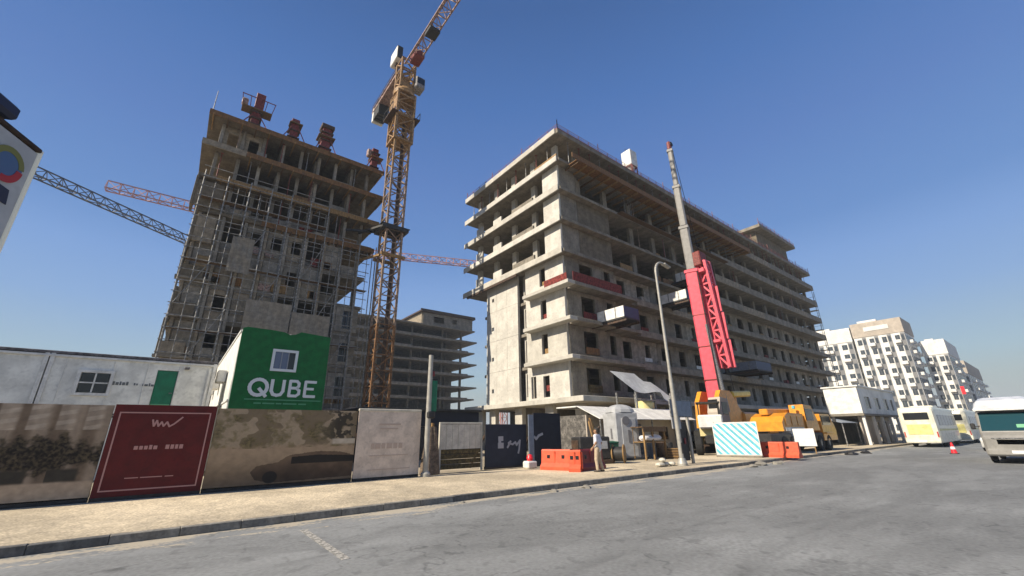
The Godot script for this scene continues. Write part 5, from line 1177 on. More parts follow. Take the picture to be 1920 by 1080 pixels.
func machines() -> void:
	# mobile crane with the upright boom
	var C := thing("boom_crane", "orange mobile crane with an upright pink and grey telescopic boom", "crane", Vector3(38.0, 0, -19.0))
	var ch := MB.new(); ch.box(Vector3(1.5, 1.05, 0), Vector3(12.6, 0.6, 2.4), Basis(), 0.08); ch.box(Vector3(1.0, 1.45, 0), Vector3(11.4, 0.22, 2.7), Basis(), 0.05); part(C, "chassis", ch.mesh(), M.dark_steel)
	for x in [-3.6, -2.2, 2.4, 3.8, 5.4]:
		for z in [-1.05, 1.05]: wheel(C, Vector3(x, 0.62, z), 0.62, 0.45)
	for x in [-4.6, 6.9]:
		for z in [-1, 1]:
			var o := MB.new(); o.box(Vector3(0, 1.0, z * 2.1), Vector3(0.4, 0.4, 2.6), Basis(), 0.03); o.tube(Vector3(0, 0.1, z * 3.2), Vector3(0, 1.2, z * 3.2), 0.12, 0.12, 10); o.box(Vector3(0, 0.06, z * 3.2), Vector3(0.8, 0.12, 0.8), Basis(), 0.02); part(C, "outrigger", o.mesh(), M.machine_orange, Vector3(x, 0, 0))
	var lc := MB.new(); lc.prism(PackedVector2Array([Vector2(6.6, 0.7), Vector2(8.9, 0.7), Vector2(9.0, 1.7), Vector2(8.6, 2.7), Vector2(6.6, 2.8)]), -1.2, 1.2); var dc := part(C, "driver_cab", lc.mesh(), M.machine_orange)
	part(dc, "windscreen", bm(Vector3(0.06, 0.8, 2.0)), M.glass_dark, Vector3(8.86, 2.15, 0), Vector3(0, 0, 0.38)); part(dc, "side_window", bm(Vector3(1.2, 0.7, 0.04)), M.glass_dark, Vector3(7.6, 2.2, 1.21))
	var tt := MB.new(); tt.lathe(Vector3(0, 1.56, 0), [Vector2(0, 0), Vector2(1.2, 0), Vector2(1.2, 0.2), Vector2(0, 0.2)], 20); part(C, "turntable", tt.mesh(), M.dark_steel)
	var up := MB.new(); up.prism(PackedVector2Array([Vector2(-2.2, 1.8), Vector2(1.6, 1.8), Vector2(2.2, 3.0), Vector2(1.0, 4.4), Vector2(0.5, 4.9), Vector2(-1.2, 4.9), Vector2(-1.9, 4.0)]), -0.95, -0.55); up.prism(PackedVector2Array([Vector2(-2.2, 1.8), Vector2(1.6, 1.8), Vector2(2.2, 3.0), Vector2(1.0, 4.4), Vector2(0.5, 4.9), Vector2(-1.2, 4.9), Vector2(-1.9, 4.0)]), 0.75, 1.15); up.box(Vector3(-0.3, 2.2, 0.1), Vector3(3.6, 0.7, 1.4), Basis(), 0.05)
	part(C, "boom_carriage", up.mesh(), M.machine_orange)
	part(C, "engine_housing", bm(Vector3(2.9, 1.25, 2.3), 0.15), M.machine_orange, Vector3(3.5, 2.5, 0.2)); part(C, "counterweight", bm(Vector3(0.9, 1.3, 2.6), 0.1), M.machine_orange, Vector3(5.0, 2.35, 0.1))
	part(C, "winch_cover", bm(Vector3(3.6, 0.55, 1.0), 0.12), M.machine_yellow, Vector3(3.0, 4.75, 0.6), Vector3(0, 0, 0.06)); part(C, "winch_stay", bm(Vector3(0.3, 1.5, 0.6), 0.05), M.machine_orange, Vector3(2.2, 3.9, 0.5))
	var oc := MB.new(); oc.prism(PackedVector2Array([Vector2(-3.4, 1.9), Vector2(-1.9, 1.9), Vector2(-1.9, 4.1), Vector2(-3.0, 4.2), Vector2(-3.5, 3.0)]), 0.9, 1.9); var oo := part(C, "operator_cab", oc.mesh(), M.hotel_beige); part(oo, "cab_window", bm(Vector3(0.9, 1.0, 0.04)), M.glass_dark, Vector3(-2.5, 3.3, 1.91)); part(oo, "cab_window", bm(Vector3(0.04, 1.0, 0.8)), M.glass_dark, Vector3(-3.36, 3.5, 1.4))
	# boom: pink outer box, grey telescoped sections
	var tilt := Vector3(-0.6, 28.0, 0.0).normalized(); var foot := Vector3(-0.2, 3.9, 0.1)
	var bs := Basis(Vector3(0, 1, 0).cross(tilt).normalized(), 0.03) * Basis(Vector3.UP, 0.35)
	var sec := [[0.0, 12.6, 1.22, 1.15, "boom_pink"], [12.6, 17.4, 0.88, 0.84, "boom_grey"], [17.4, 22.2, 0.72, 0.68, "boom_grey"], [22.2, 26.8, 0.54, 0.5, "boom_grey"]]
	for q in sec:
		var l: float = q[1] - q[0]
		var b := part(C, "boom_section", bm(Vector3(q[2], l, q[3]), 0.12), M[q[4]], foot + tilt * (q[0] + l / 2)); b.basis = bs
		var cl := part(b, "boom_collar", bm(Vector3(q[2] + 0.12, 0.35, q[3] + 0.12), 0.05), M[q[4]] if q[0] < 1 else M.boom_grey, Vector3(0, l / 2 - 0.18, 0))
	var bh := part(C, "boom_head", bm(Vector3(0.5, 1.1, 0.4), 0.1), M.red_steel, foot + tilt * 27.3); part(bh, "sheave", cache_disc(0.28, 0.2), M.dark_steel, Vector3(0.1, 0.2, 0.15))
	var hl := MB.new(); hl.tube(Vector3(-0.25, 3.1, 1.0), foot + tilt * 7.0 + Vector3(-0.3, 0, 0.6), 0.22, 0.18, 10); part(C, "lift_cylinder", hl.mesh(), M.rim)
	# stowed lattice extension on the boom's side
	var off := Vector3(0.5, 0, 0.95)
	var lj := MB.new(); lj.lattice(foot + tilt * 3.0 + off * 1.4, foot + tilt * 13.3 + off, 0.8, 0.8, 9, 0.26, 0.15, Vector3.RIGHT); part(C, "lattice_extension", lj.mesh(), M.boom_pink)
	for i in 3: var pp := part(C, "extension_plate", bm(Vector3(0.1, 2.5, 0.7), 0.02), M.boom_pink, foot + tilt * (4.2 + i * 2.6) + off * (1.36 - 0.1 * i) + Vector3(0.02 * i, 0, 0.4))
	part(C, "extension_bracket", bm(Vector3(1.2, 0.4, 1.6), 0.05), M.boom_pink, foot + tilt * 12.3 + off * 0.55); part(C, "extension_bracket", bm(Vector3(1.0, 0.3, 1.5), 0.05), M.boom_pink, foot + tilt * 5.4 + off * 0.8); part(C, "head_box", bm(Vector3(1.3, 1.5, 0.9), 0.08), M.red_steel, foot + tilt * 13.6 + off * 0.75)

	var hc := MB.new(); hc.path([foot + Vector3(-0.5, 0.2, 0.75), foot + tilt * 6.0 + Vector3(-0.45, 0, 0.72), foot + tilt * 12.4 + Vector3(-0.4, 0, 0.7)], 0.05, 6); part(C, "hydraulic_hose", hc.mesh(), M.dark_steel)
	var hw := MB.new(); hw.tube(foot + tilt * 27.0 + Vector3(0.35, 0, 0.1), Vector3(2.6, 5.0, 0.6), 0.03, 0.03, 5); part(C, "hoist_rope", hw.mesh(), M.dark_steel)
	for q in [2.0, 5.0, 8.0, 11.0]: part(C, "boom_band", bm(Vector3(1.27, 0.1, 1.2), 0.02), M.red_steel, foot + tilt * q).basis = bs
	# orange truck crane travelling, cab to the right
	var K := thing("truck_crane", "low orange truck crane with dark cab windows, right of the striped panel", "crane", Vector3(37.3, -0.02, -13.4))
	part(K, "chassis", bm(Vector3(12.4, 0.6, 2.3), 0.06), M.dark_steel, Vector3(0, 1.05, 0))
	for x in [-4.2, -2.8, 2.6, 4.4]:
		for z in [-1.0, 1.0]: wheel(K, Vector3(x, 0.6, z), 0.6, 0.42)
	var sb := MB.new(); sb.prism(PackedVector2Array([Vector2(-3.9, 1.5), Vector2(0.2, 1.5), Vector2(0.2, 2.7), Vector2(-2.6, 2.75), Vector2(-3.4, 2.5), Vector2(-3.9, 2.1)]), -1.1, 1.1); part(K, "slewing_body", sb.mesh(), M.machine_orange)
	part(K, "body_band", bm(Vector3(3.4, 0.24, 0.05), 0.01), M.white_paint, Vector3(-1.9, 1.62, 1.13)); for i in 3: part(K, "body_door", bm(Vector3(0.95, 0.7, 0.05), 0.02), M.machine_orange, Vector3(-2.9 + i * 1.1, 2.2, 1.12))
	var bo := MB.new(); bo.box(Vector3(0.4, 2.9, -0.2), Vector3(7.6, 0.45, 0.6), Basis(Vector3(0, 0, 1), 0.02), 0.05); part(K, "boom", bo.mesh(), M.machine_orange)
	var uc := MB.new(); uc.prism(PackedVector2Array([Vector2(0.3, 1.5), Vector2(2.9, 1.5), Vector2(2.7, 2.3), Vector2(2.0, 3.35), Vector2(0.4, 3.4)]), 0.2, 1.2); var uu := part(K, "operator_cab", uc.mesh(), M.machine_orange); part(uu, "cab_window", bm(Vector3(1.5, 0.85, 0.05)), M.glass_dark, Vector3(1.2, 2.65, 1.21))
	var dc2 := MB.new(); dc2.prism(PackedVector2Array([Vector2(3.4, 0.75), Vector2(6.5, 0.75), Vector2(6.6, 1.5), Vector2(6.4, 1.9), Vector2(5.6, 2.75), Vector2(3.4, 2.75)]), -1.2, 1.2); var d2 := part(K, "driver_cab", dc2.mesh(), M.machine_orange)
	part(d2, "side_window", bm(Vector3(1.9, 0.7, 0.05)), M.glass_dark, Vector3(4.6, 2.25, 1.21)); part(d2, "windscreen", bm(Vector3(0.05, 0.95, 2.0)), M.glass_dark, Vector3(6.03, 2.33, 0), Vector3(0, 0, 0.76)); part(d2, "headlight", bm(Vector3(0.08, 0.22, 0.4), 0.02), M.lamp_glass, Vector3(6.56, 1.05, 0.8)); part(d2, "bumper", bm(Vector3(0.3, 0.4, 2.4), 0.06), M.dark_steel, Vector3(6.6, 0.7, 0)); part(d2, "mirror", bm(Vector3(0.1, 0.4, 0.25), 0.03), M.dark_steel, Vector3(6.0, 2.3, 1.4))
	part(K, "mudguard", bm(Vector3(1.6, 0.1, 0.5), 0.03), M.machine_orange, Vector3(4.4, 1.3, 1.15)); part(K, "beacon", bm(Vector3(0.2, 0.25, 0.2), 0.04), M.stripe_blue, Vector3(-0.1, 3.2, 0.7))
	var V := thing("white_board", "plain white board leaning beside the orange truck crane's wheels", "board", Vector3(34.6, 0, -11.9), "", -1.25)
	part(V, "sheet", bm(Vector3(1.9, 1.15, 0.05), 0.01), M.white_paint, Vector3(0, 1.05, 0), Vector3(-0.12, 0, 0)); part(V, "leg", bm(Vector3(0.06, 0.7, 0.06)), M.timber, Vector3(-0.8, 0.35, 0.02)); part(V, "leg", bm(Vector3(0.06, 0.7, 0.06)), M.timber, Vector3(0.8, 0.35, 0.02))

	# cream loader with big tyre
	var D := thing("wheel_loader", "cream loader with a big black tyre, left of the striped panel", "loader", Vector3(31.2, 0, -16.3), "", 0.5)
	D.scale = Vector3.ONE * 1.12
	var hd := MB.new(); hd.prism(PackedVector2Array([Vector2(-1.5, 1.1), Vector2(1.3, 1.1), Vector2(1.45, 1.8), Vector2(1.2, 2.25), Vector2(-1.4, 2.35)]), -0.7, 0.7); part(D, "bonnet", hd.mesh(), M.machine_cream)
	part(D, "chassis", bm(Vector3(3.8, 0.5, 0.9), 0.05), M.dark_steel, Vector3(-0.4, 0.9, 0)); part(D, "rear_panel", bm(Vector3(0.5, 0.8, 1.4), 0.08), M.white_paint, Vector3(-1.75, 1.95, 0))
	for z in [-0.85, 0.85]: wheel(D, Vector3(0.55, 0.72, z), 0.72, 0.5); wheel(D, Vector3(-1.6, 0.55, z), 0.55, 0.42)
	var lb := MB.new(); lb.prism(PackedVector2Array([Vector2(1.9, 0.05), Vector2(2.9, 0.05), Vector2(2.95, 0.12), Vector2(2.1, 0.25), Vector2(2.0, 0.9), Vector2(1.85, 0.9)]), -1.0, 1.0); part(D, "bucket", lb.mesh(), M.brown_steel); var la := MB.new(); la.bar(Vector3(0.9, 1.5, 0.6), Vector3(1.95, 0.6, 0.6), 0.16); la.bar(Vector3(0.9, 1.5, -0.6), Vector3(1.95, 0.6, -0.6), 0.16); part(D, "lift_arm", la.mesh(), M.machine_cream)
	var rb := MB.new()
	for q in [[-1.3, -0.6], [-1.3, 0.6], [-0.1, -0.6], [-0.1, 0.6]]: rb.bar(Vector3(q[0], 2.3, q[1]), Vector3(q[0], 3.1, q[1]), 0.08)
	rb.box(Vector3(-0.7, 3.12, 0), Vector3(1.5, 0.08, 1.4)); part(D, "roll_frame", rb.mesh(), M.dark_steel)

func cache_disc(r: float, w: float) -> Mesh:
	var k := "disc %.2f %.2f" % [r, w]
	if not cache.has(k):
		var b := MB.new(); b.lathe(Vector3(0, 0, -w / 2), [Vector2(0, 0), Vector2(r, 0), Vector2(r, w), Vector2(0, w)], 16, Basis(Vector3.RIGHT, PI / 2)); cache[k] = b.mesh()
	return cache[k]

# ------------------------------------------------------------------ buses and minibus
func ring_at(x: float, w: float, y0: float, y1: float, r: float, zc := 0.0) -> Array:
	var p := []
	for q in [[1, 1, 0.0], [1, -1, -PI / 2], [-1, -1, -PI], [-1, 1, -PI * 1.5]]:   # +z top, +z bottom, -z bottom, -z top
		for i in 4:
			var a: float = PI / 2 + q[2] - PI / 2 * i / 3.0
			var rr := r if q[1] > 0 else minf(r, 0.08)
			p.append(Vector3(x, (y1 - rr if q[1] > 0 else y0 + rr) + sin(a) * rr, zc + q[0] * (w / 2 - rr) + cos(a) * rr))
	return p

func coach(label: String, at: Vector3, m: Material, length: float) -> void:
	var B := thing("coach", label, "bus", at, "coaches parked along the street")
	var b := MB.new(); var w := 2.55; var h := 3.55
	b.skin([ring_at(0, w - 0.5, 0.55, h - 0.4, 0.3), ring_at(0.08, w - 0.16, 0.42, h - 0.15, 0.3), ring_at(0.4, w, 0.36, h, 0.28), ring_at(length - 0.5, w, 0.36, h, 0.28), ring_at(length, w - 0.3, 0.4, h - 0.3, 0.28)]); part(B, "body", b.mesh(), m)
	part(B, "rear_window", bm(Vector3(0.06, 0.62, 1.75), 0.02), M.glass_dark, Vector3(-0.015, 2.72, 0)); part(B, "rear_panel", bm(Vector3(0.05, 0.9, 1.7), 0.015), M.bus_stripe, Vector3(0.0, 1.55, 0)); part(B, "engine_grille", bm(Vector3(0.05, 0.4, 1.5), 0.01), M.bus_cream, Vector3(0.0, 0.85, 0))
	part(B, "bumper", bm(Vector3(0.25, 0.3, 2.4), 0.06), M.bus_cream, Vector3(0.06, 0.5, 0)); part(B, "number_plate", bm(Vector3(0.03, 0.14, 0.5)), M.plate, Vector3(-0.075, 0.52, 0))
	for z in [-1, 1]:
		part(B, "tail_light", bm(Vector3(0.05, 0.5, 0.18), 0.02), M.tail_red, Vector3(0.05, 1.1, z * 1.08))
		for i in 6: part(B, "side_window", bm(Vector3((length - 2.2) / 6.0 - 0.1, 0.95, 0.03), 0.01), M.glass_dark, Vector3(1.2 + (i + 0.5) * (length - 2.2) / 6.0, 2.35, z * (w / 2 + 0.005)))
		part(B, "side_stripe", bm(Vector3(length - 1.2, 0.16, 0.02)), M.bus_stripe, Vector3(length / 2, 1.5, z * (w / 2 + 0.005)))
		for i in 4: part(B, "luggage_door", bm(Vector3(1.2, 0.6, 0.02), 0.005), m, Vector3(length * 0.33 + i * 1.3, 0.9, z * (w / 2 + 0.006)))
		wheel(B, Vector3(length * 0.24, 0.5, z * 1.08), 0.5, 0.34); wheel(B, Vector3(length * 0.76, 0.5, z * 1.08), 0.5, 0.34)
	part(B, "air_unit", bm(Vector3(2.6, 0.22, 1.7), 0.08), m, Vector3(length * 0.45, h + 0.1, 0))

func vehicles() -> void:
	coach("cream coach with its yellowish rear towards the camera, nearest of the parked coaches", Vector3(54.8, -0.15, -8.75), M.bus_cream, 11.5)
	coach("second cream coach, parked ahead of the nearest coach", Vector3(69.0, -0.15, -8.1), M.bus_cream, 11.0)
	# minibus coming towards the camera on the right
	var V := thing("minibus", "white high roof minibus facing the camera at the right edge", "minibus", Vector3(32.4, -0.15, -1.95))
	var w := 2.1; var b := MB.new()
	b.skin([ring_at(0.0, w - 0.25, 0.42, 1.15, 0.12), ring_at(0.12, w - 0.06, 0.36, 1.3, 0.14), ring_at(0.38, w, 0.34, 1.46, 0.16), ring_at(0.95, w, 0.34, 2.45, 0.22), ring_at(1.35, w, 0.34, 2.62, 0.24), ring_at(6.4, w, 0.34, 2.66, 0.24), ring_at(6.7, w - 0.3, 0.45, 2.4, 0.2)]); part(V, "body", b.mesh(), M.bus_grey)
	var rf := MB.new(); rf.skin([ring_at(0.85, 1.3, 2.46, 2.56, 0.04), ring_at(1.1, w + 0.02, 2.46, 2.66, 0.09), ring_at(1.9, w + 0.04, 2.46, 3.05, 0.28), ring_at(2.6, w + 0.02, 2.46, 3.22, 0.4), ring_at(6.3, w + 0.02, 2.46, 3.22, 0.4), ring_at(6.6, w - 0.3, 2.46, 2.9, 0.25)]); part(V, "raised_roof", rf.mesh(), M.bus_white)
	var ws := MB.new(); ws.quad(Vector3(0.40, 1.52, -0.95), Vector3(0.40, 1.52, 0.95), Vector3(0.86, 2.4, 0.9), Vector3(0.86, 2.4, -0.9)); ws.quad(Vector3(0.42, 1.5, 0.95), Vector3(0.42, 1.5, -0.95), Vector3(0.88, 2.38, -0.9), Vector3(0.88, 2.38, 0.9)); part(V, "windscreen", ws.mesh(), M.glass_teal)
	part(V, "grille", bm(Vector3(0.06, 0.26, 1.1), 0.02), M.dark_steel, Vector3(0.03, 1.0, 0)); part(V, "grille_bar", bm(Vector3(0.05, 0.06, 1.4), 0.015), M.galvanised, Vector3(0.0, 1.17, 0)); part(V, "bumper", bm(Vector3(0.26, 0.34, 2.0), 0.08), M.bus_grey, Vector3(0.0, 0.52, 0)); part(V, "number_plate", bm(Vector3(0.03, 0.13, 0.5)), M.plate, Vector3(-0.14, 0.55, 0.1))
	part(V, "sun_visor", bm(Vector3(0.3, 0.05, 1.9), 0.02), M.dark_steel, Vector3(0.78, 2.48, 0)); part(V, "screen_reflection", bm(Vector3(0.02, 0.18, 0.34)), M.pale_green, Vector3(0.52, 1.74, 0.45), Vector3(0, 0, -0.48))  # pale green patch is a painted sun reflection on the glass
	for z in [-1, 1]:
		part(V, "headlight", bm(Vector3(0.1, 0.24, 0.36), 0.04), M.lamp_glass, Vector3(0.06, 0.95, z * 0.78)); wheel(V, Vector3(1.25, 0.36, z * 0.92), 0.36, 0.24); wheel(V, Vector3(5.2, 0.36, z * 0.92), 0.36, 0.24)
		var mr := part(V, "door_mirror", bm(Vector3(0.1, 0.3, 0.18), 0.04), M.dark_steel, Vector3(0.55, 1.75, z * 1.22)); part(mr, "mirror_arm", bm(Vector3(0.05, 0.05, 0.22)), M.dark_steel, Vector3(0.02, 0, -z * 0.13))
		for i in 4: part(V, "side_window", bm(Vector3(1.1, 0.7, 0.03), 0.01), M.glass_teal, Vector3(1.75 + i * 1.2, 1.95, z * (w / 2 + 0.004)))
	# white car behind the coaches
	car("white parked car half hidden behind the minibus", Vector3(47.5, -0.15, -3.6), M.bus_white, 4.4)
	var K := thing("traffic_cone", "small red traffic cone on the road beside the nearest coach", "cone", Vector3(42.4, -0.15, -5.4))
	var c := MB.new(); c.lathe(Vector3(0, 0.04, 0), [Vector2(0.17, 0), Vector2(0.05, 0.68), Vector2(0, 0.7)], 16); part(K, "cone_body", c.mesh(), M.reflector); part(K, "cone_base", bm(Vector3(0.44, 0.05, 0.44), 0.01), M.dark_steel, Vector3(0, 0.025, 0)); var cc := MB.new(); cc.lathe(Vector3(0, 0.3, 0), [Vector2(0.134, 0), Vector2(0.106, 0.16)], 16); part(K, "white_band", cc.mesh(), M.plate)

func car(label: String, at: Vector3, m: Material, l: float) -> void:
	var C := thing("parked_car", label, "car", at)
	var b := MB.new(); b.skin([ring_at(0, 1.5, 0.35, 0.8, 0.12), ring_at(0.15, 1.76, 0.24, 0.95, 0.14), ring_at(1.0, 1.8, 0.2, 1.02, 0.12), ring_at(l - 0.4, 1.8, 0.2, 1.0, 0.12), ring_at(l, 1.5, 0.35, 0.85, 0.12)]); part(C, "body", b.mesh(), m)
	var g := MB.new(); g.skin([ring_at(0.7, 1.5, 0.99, 1.02, 0.01), ring_at(1.4, 1.36, 0.99, 1.48, 0.12), ring_at(2.9, 1.34, 0.99, 1.5, 0.12), ring_at(3.7, 1.5, 0.98, 1.01, 0.01)]); part(C, "cabin", g.mesh(), M.glass_dark); part(C, "roof", bm(Vector3(1.5, 0.05, 1.2), 0.02), m, Vector3(2.15, 1.5, 0))
	for x in [0.85, l - 0.85]:
		for z in [-0.82, 0.82]: wheel(C, Vector3(x, 0.32, z), 0.32, 0.2)
	for z in [-0.65, 0.65]: part(C, "headlight", bm(Vector3(0.1, 0.14, 0.3), 0.03), M.lamp_glass, Vector3(0.06, 0.72, z))

# ------------------------------------------------------------------ small things and the person
func small_things() -> void:
	# site office with a white sloping canopy
	var O := thing("site_office", "low white site office with a bright sloping canopy, behind the red barriers", "cabin", Vector3(27.2, 0, -20.8))
	part(O, "front_wall", wallm(11.5, 2.7, 0.1, [Rect2(2.4, 1.0, 1.3, 0.9), Rect2(5.0, 0.05, 0.9, 2.1), Rect2(8.0, 1.0, 1.3, 0.9)]), M.hotel_beige, Vector3(-5.75, 0, 1.2)); part(O, "back_wall", bm(Vector3(11.5, 2.7, 0.1)), M.cabin_white, Vector3(0, 1.35, -1.3))
	for sx in [-1, 1]: part(O, "end_wall", bm(Vector3(0.1, 2.7, 2.38)), M.shaded_office_end, Vector3(sx * 5.7, 1.35, -0.05))
	part(O, "door", bm(Vector3(0.86, 2.05, 0.05)), M.cabin_edge, Vector3(-0.3, 1.08, 1.17)); for x in [-2.7, 2.9]: part(O, "window", bm(Vector3(1.3, 0.9, 0.03)), M.glass_dark, Vector3(x, 1.45, 1.17))
	for i in 4: part(O, "canopy_sheet", bm(Vector3(2.86, 0.05, 2.2), 0.015), M.white_paint, Vector3(-4.35 + i * 2.9, 2.85, 1.45), Vector3(0.42, 0, 0))
	part(O, "roof", bm(Vector3(11.7, 0.1, 1.9), 0.02), M.cabin_trim, Vector3(0, 3.26, -0.5)); for i in 5: part(O, "canopy_post", bm(Vector3(0.07, 2.38, 0.07)), M.galvanised, Vector3(-5.6 + i * 2.8, 1.19, 2.3))
	# grey booth with a domed top
	var G := thing("grey_booth", "grey booth with a domed top and dark vents, beside the green bin", "booth", Vector3(22.2, 0, -17.4), "", -0.35)
	part(G, "booth_body", bm(Vector3(1.6, 2.65, 1.5), 0.06), M.booth_grey, Vector3(0, 1.42, 0)); part(G, "plinth", bm(Vector3(1.7, 0.1, 1.6), 0.01), M.dark_steel, Vector3(0, 0.05, 0))
	var dm := []
	for j in 5:
		var t := j / 4.0; var rg := []
		for i in 16:
			var a := TAU * i / 16.0; var ca := cos(a); var sa := sin(a); var e := pow(pow(absf(ca), 4.0) + pow(absf(sa), 4.0), -0.25)
			rg.append(Vector3(ca * e * 0.82 * cos(t * 1.35), 2.75 + 0.5 * sin(t * 1.4), -sa * e * 0.77 * cos(t * 1.35)))
		dm.append(rg)
	var db := MB.new(); db.skin(dm); part(G, "dome_roof", db.mesh(), M.booth_grey)
	part(G, "booth_door", bm(Vector3(1.0, 2.2, 0.05), 0.02), M.booth_grey, Vector3(0.1, 1.3, 0.76)); part(G, "round_vent", cache_disc(0.26, 0.05), M.booth_mark, Vector3(-0.1, 2.25, 0.8)); part(G, "latch_plate", bm(Vector3(0.16, 0.7, 0.03)), M.booth_mark, Vector3(0.05, 1.35, 0.8)); part(G, "side_vent", bm(Vector3(0.03, 0.6, 0.16)), M.booth_mark, Vector3(-0.81, 1.5, 0.2))
	var Bn := thing("green_bin", "dark green wheeled bin beside the grey booth", "bin", Vector3(20.5, 0, -16.9), "", -0.4)
	var bb := MB.new(); bb.skin([[Vector3(-0.24, 0.1, -0.28), Vector3(-0.24, 0.1, 0.28), Vector3(0.24, 0.1, 0.28), Vector3(0.24, 0.1, -0.28)], [Vector3(-0.32, 1.0, -0.36), Vector3(-0.32, 1.0, 0.36), Vector3(0.32, 1.0, 0.36), Vector3(0.32, 1.0, -0.36)]]); part(Bn, "bin_body", bb.mesh(), M.bin_green)
	part(Bn, "lid", bm(Vector3(0.68, 0.08, 0.78), 0.03), M.bin_green, Vector3(0, 1.05, 0), Vector3(0.06, 0, 0)); part(Bn, "handle", bm(Vector3(0.5, 0.05, 0.08)), M.bin_green, Vector3(0, 0.98, -0.42)); wheel(Bn, Vector3(-0.22, 0.12, -0.3), 0.12, 0.06); wheel(Bn, Vector3(0.22, 0.12, -0.3), 0.12, 0.06)
	# timber stand with a white sack
	var S := thing("timber_stand", "brown timber stand with a plank top, right of the grey booth", "stand", Vector3(23.3, 0, -16.2))
	for i in 4: part(S, "top_plank", bm(Vector3(2.4, 0.06, 0.22), 0.01), M.timber_dark, Vector3(0, 1.84 + 0.01 * (i % 2), -0.4 + i * 0.25))
	part(S, "front_board", bm(Vector3(2.4, 0.24, 0.04), 0.01), M.timber_dark, Vector3(0, 1.7, 0.48)); part(S, "shelf", bm(Vector3(2.2, 0.05, 0.9), 0.01), M.timber, Vector3(0, 1.0, 0))
	for q in [[-1.05, -0.4], [1.05, -0.4], [-1.05, 0.4], [1.05, 0.4], [-0.2, 0.4]]: part(S, "leg", bm(Vector3(0.1, 1.8, 0.1), 0.01), M.timber, Vector3(q[0], 0.9, q[1]))
	var k := thing("white_sack", "bulging white sack lying on the timber stand's shelf", "sack", Vector3(23.3, 1.03, -16.1)); var sk := []
	for j in 7:
		var t := j / 6.0 * PI; var rg := []
		for i in 14:
			var a := TAU * i / 14.0; rg.append(Vector3(-cos(t) * 0.9, 0.19 + sin(a) * (0.02 + 0.19 * pow(sin(t), 0.5)) * (1.0 + 0.1 * sin(a * 3 + j)), cos(a) * (0.02 + 0.36 * pow(sin(t), 0.5))))
		sk.append(rg)
	var skb := MB.new(); skb.skin(sk); part(k, "sack_cloth", skb.mesh(), M.sack)
	# raised grey sheet shelter
	var H := thing("sheet_shelter", "raised grey sheet shelter on steel legs, left of the lamp post", "shelter", Vector3(31.0, 0, -21.6))
	for q in [[-2.3, -1.0], [0.2, -1.0], [2.6, -1.0], [-2.3, 0.9], [0.2, 0.9], [2.6, 0.9]]: part(H, "leg", bm(Vector3(0.14, 4.7, 0.14), 0.01), M.galvanised, Vector3(q[0], 2.35, q[1]))
	var sh := MB.new(); var gx := 10; var gz := 6
	for i in gx:
		for j in gz:
			var pt := func(a: int, c: int) -> Vector3:
				var u := float(a) / gx; var v := float(c) / gz
				return Vector3(lerpf(-2.7, 3.0, u), lerpf(6.5, 4.6, v) - (0.6 if u > 0.6 else 0.0) * smoothstep(0.55, 0.7, u) + 0.1 * sin(u * 9.0) * sin(v * 5.0), lerpf(-1.2, 1.2, v))
			sh.quad(pt.call(i, j + 1), pt.call(i + 1, j + 1), pt.call(i + 1, j), pt.call(i, j))
	part(H, "roof_sheet", sh.mesh(), M.sheet_grey); part(H, "deck", bm(Vector3(5.2, 0.12, 2.2), 0.01), M.timber_dark, Vector3(0.15, 2.9, 0)); part(H, "rail", bm(Vector3(5.2, 0.1, 0.08), 0.01), M.galvanised, Vector3(0.15, 4.0, 1.0))
	var Wt := thing("water_tank", "cream water tank standing on the deck under the grey sheet shelter", "tank", Vector3(30.6, 2.96, -21.3)); var wt := MB.new(); wt.lathe(Vector3.ZERO, [Vector2(0, 0), Vector2(0.72, 0), Vector2(0.75, 0.08), Vector2(0.75, 0.85), Vector2(0.6, 1.0), Vector2(0.2, 1.08), Vector2(0, 1.08)], 20); part(Wt, "tank_body", wt.mesh(), M.machine_cream); part(Wt, "tank_lid", cache_disc(0.22, 0.08), M.dark_steel, Vector3(0, 1.12, 0), Vector3(PI / 2, 0, 0))
	# generator behind the barriers
	var N := thing("generator", "dark brown generator set standing behind the red barriers", "generator", Vector3(18.2, 0, -16.4), "", -0.3)
	part(N, "housing", bm(Vector3(1.9, 1.15, 0.95), 0.06), M.dark_steel, Vector3(0, 0.8, 0)); part(N, "skid", bm(Vector3(2.1, 0.2, 1.0), 0.02), M.brown_steel, Vector3(0, 0.12, 0)); part(N, "radiator", bm(Vector3(0.06, 0.8, 0.7), 0.01), M.brown_steel, Vector3(-0.97, 0.8, 0)); var ex := MB.new(); ex.path([Vector3(0.5, 1.3, 0), Vector3(0.5, 1.75, 0), Vector3(0.65, 1.9, 0)], 0.06); part(N, "exhaust", ex.mesh(), M.brown_steel); part(N, "control_panel", bm(Vector3(0.5, 0.4, 0.04), 0.01), M.booth_grey, Vector3(0.5, 0.95, 0.49))
	var tb := MB.new()
	var T1 := thing("timber_bundle", "brown timber posts leaning in a bundle behind the red barriers", "timber", Vector3(19.4, 0, -17.0))
	for i in 5: var q := MB.new(); q.bar(Vector3(-0.3 + i * 0.14, 0.0, 0.3), Vector3(-0.1 + i * 0.05, 2.2 + 0.1 * (i % 3), -0.4), 0.1); part(T1, "post", q.mesh(), M.timber_dark if i % 2 else M.timber)
	# two-storey guard house near the coaches
	var U := thing("guard_house", "two storey pale guard house with bright upper end wall, left of the coaches", "building", Vector3(61.5, 0, -14.4))
	part(U, "upper_end_wall", bm(Vector3(0.16, 2.6, 2.9), 0.02), M.white_paint, Vector3(-7.2, 4.3, 0.5))
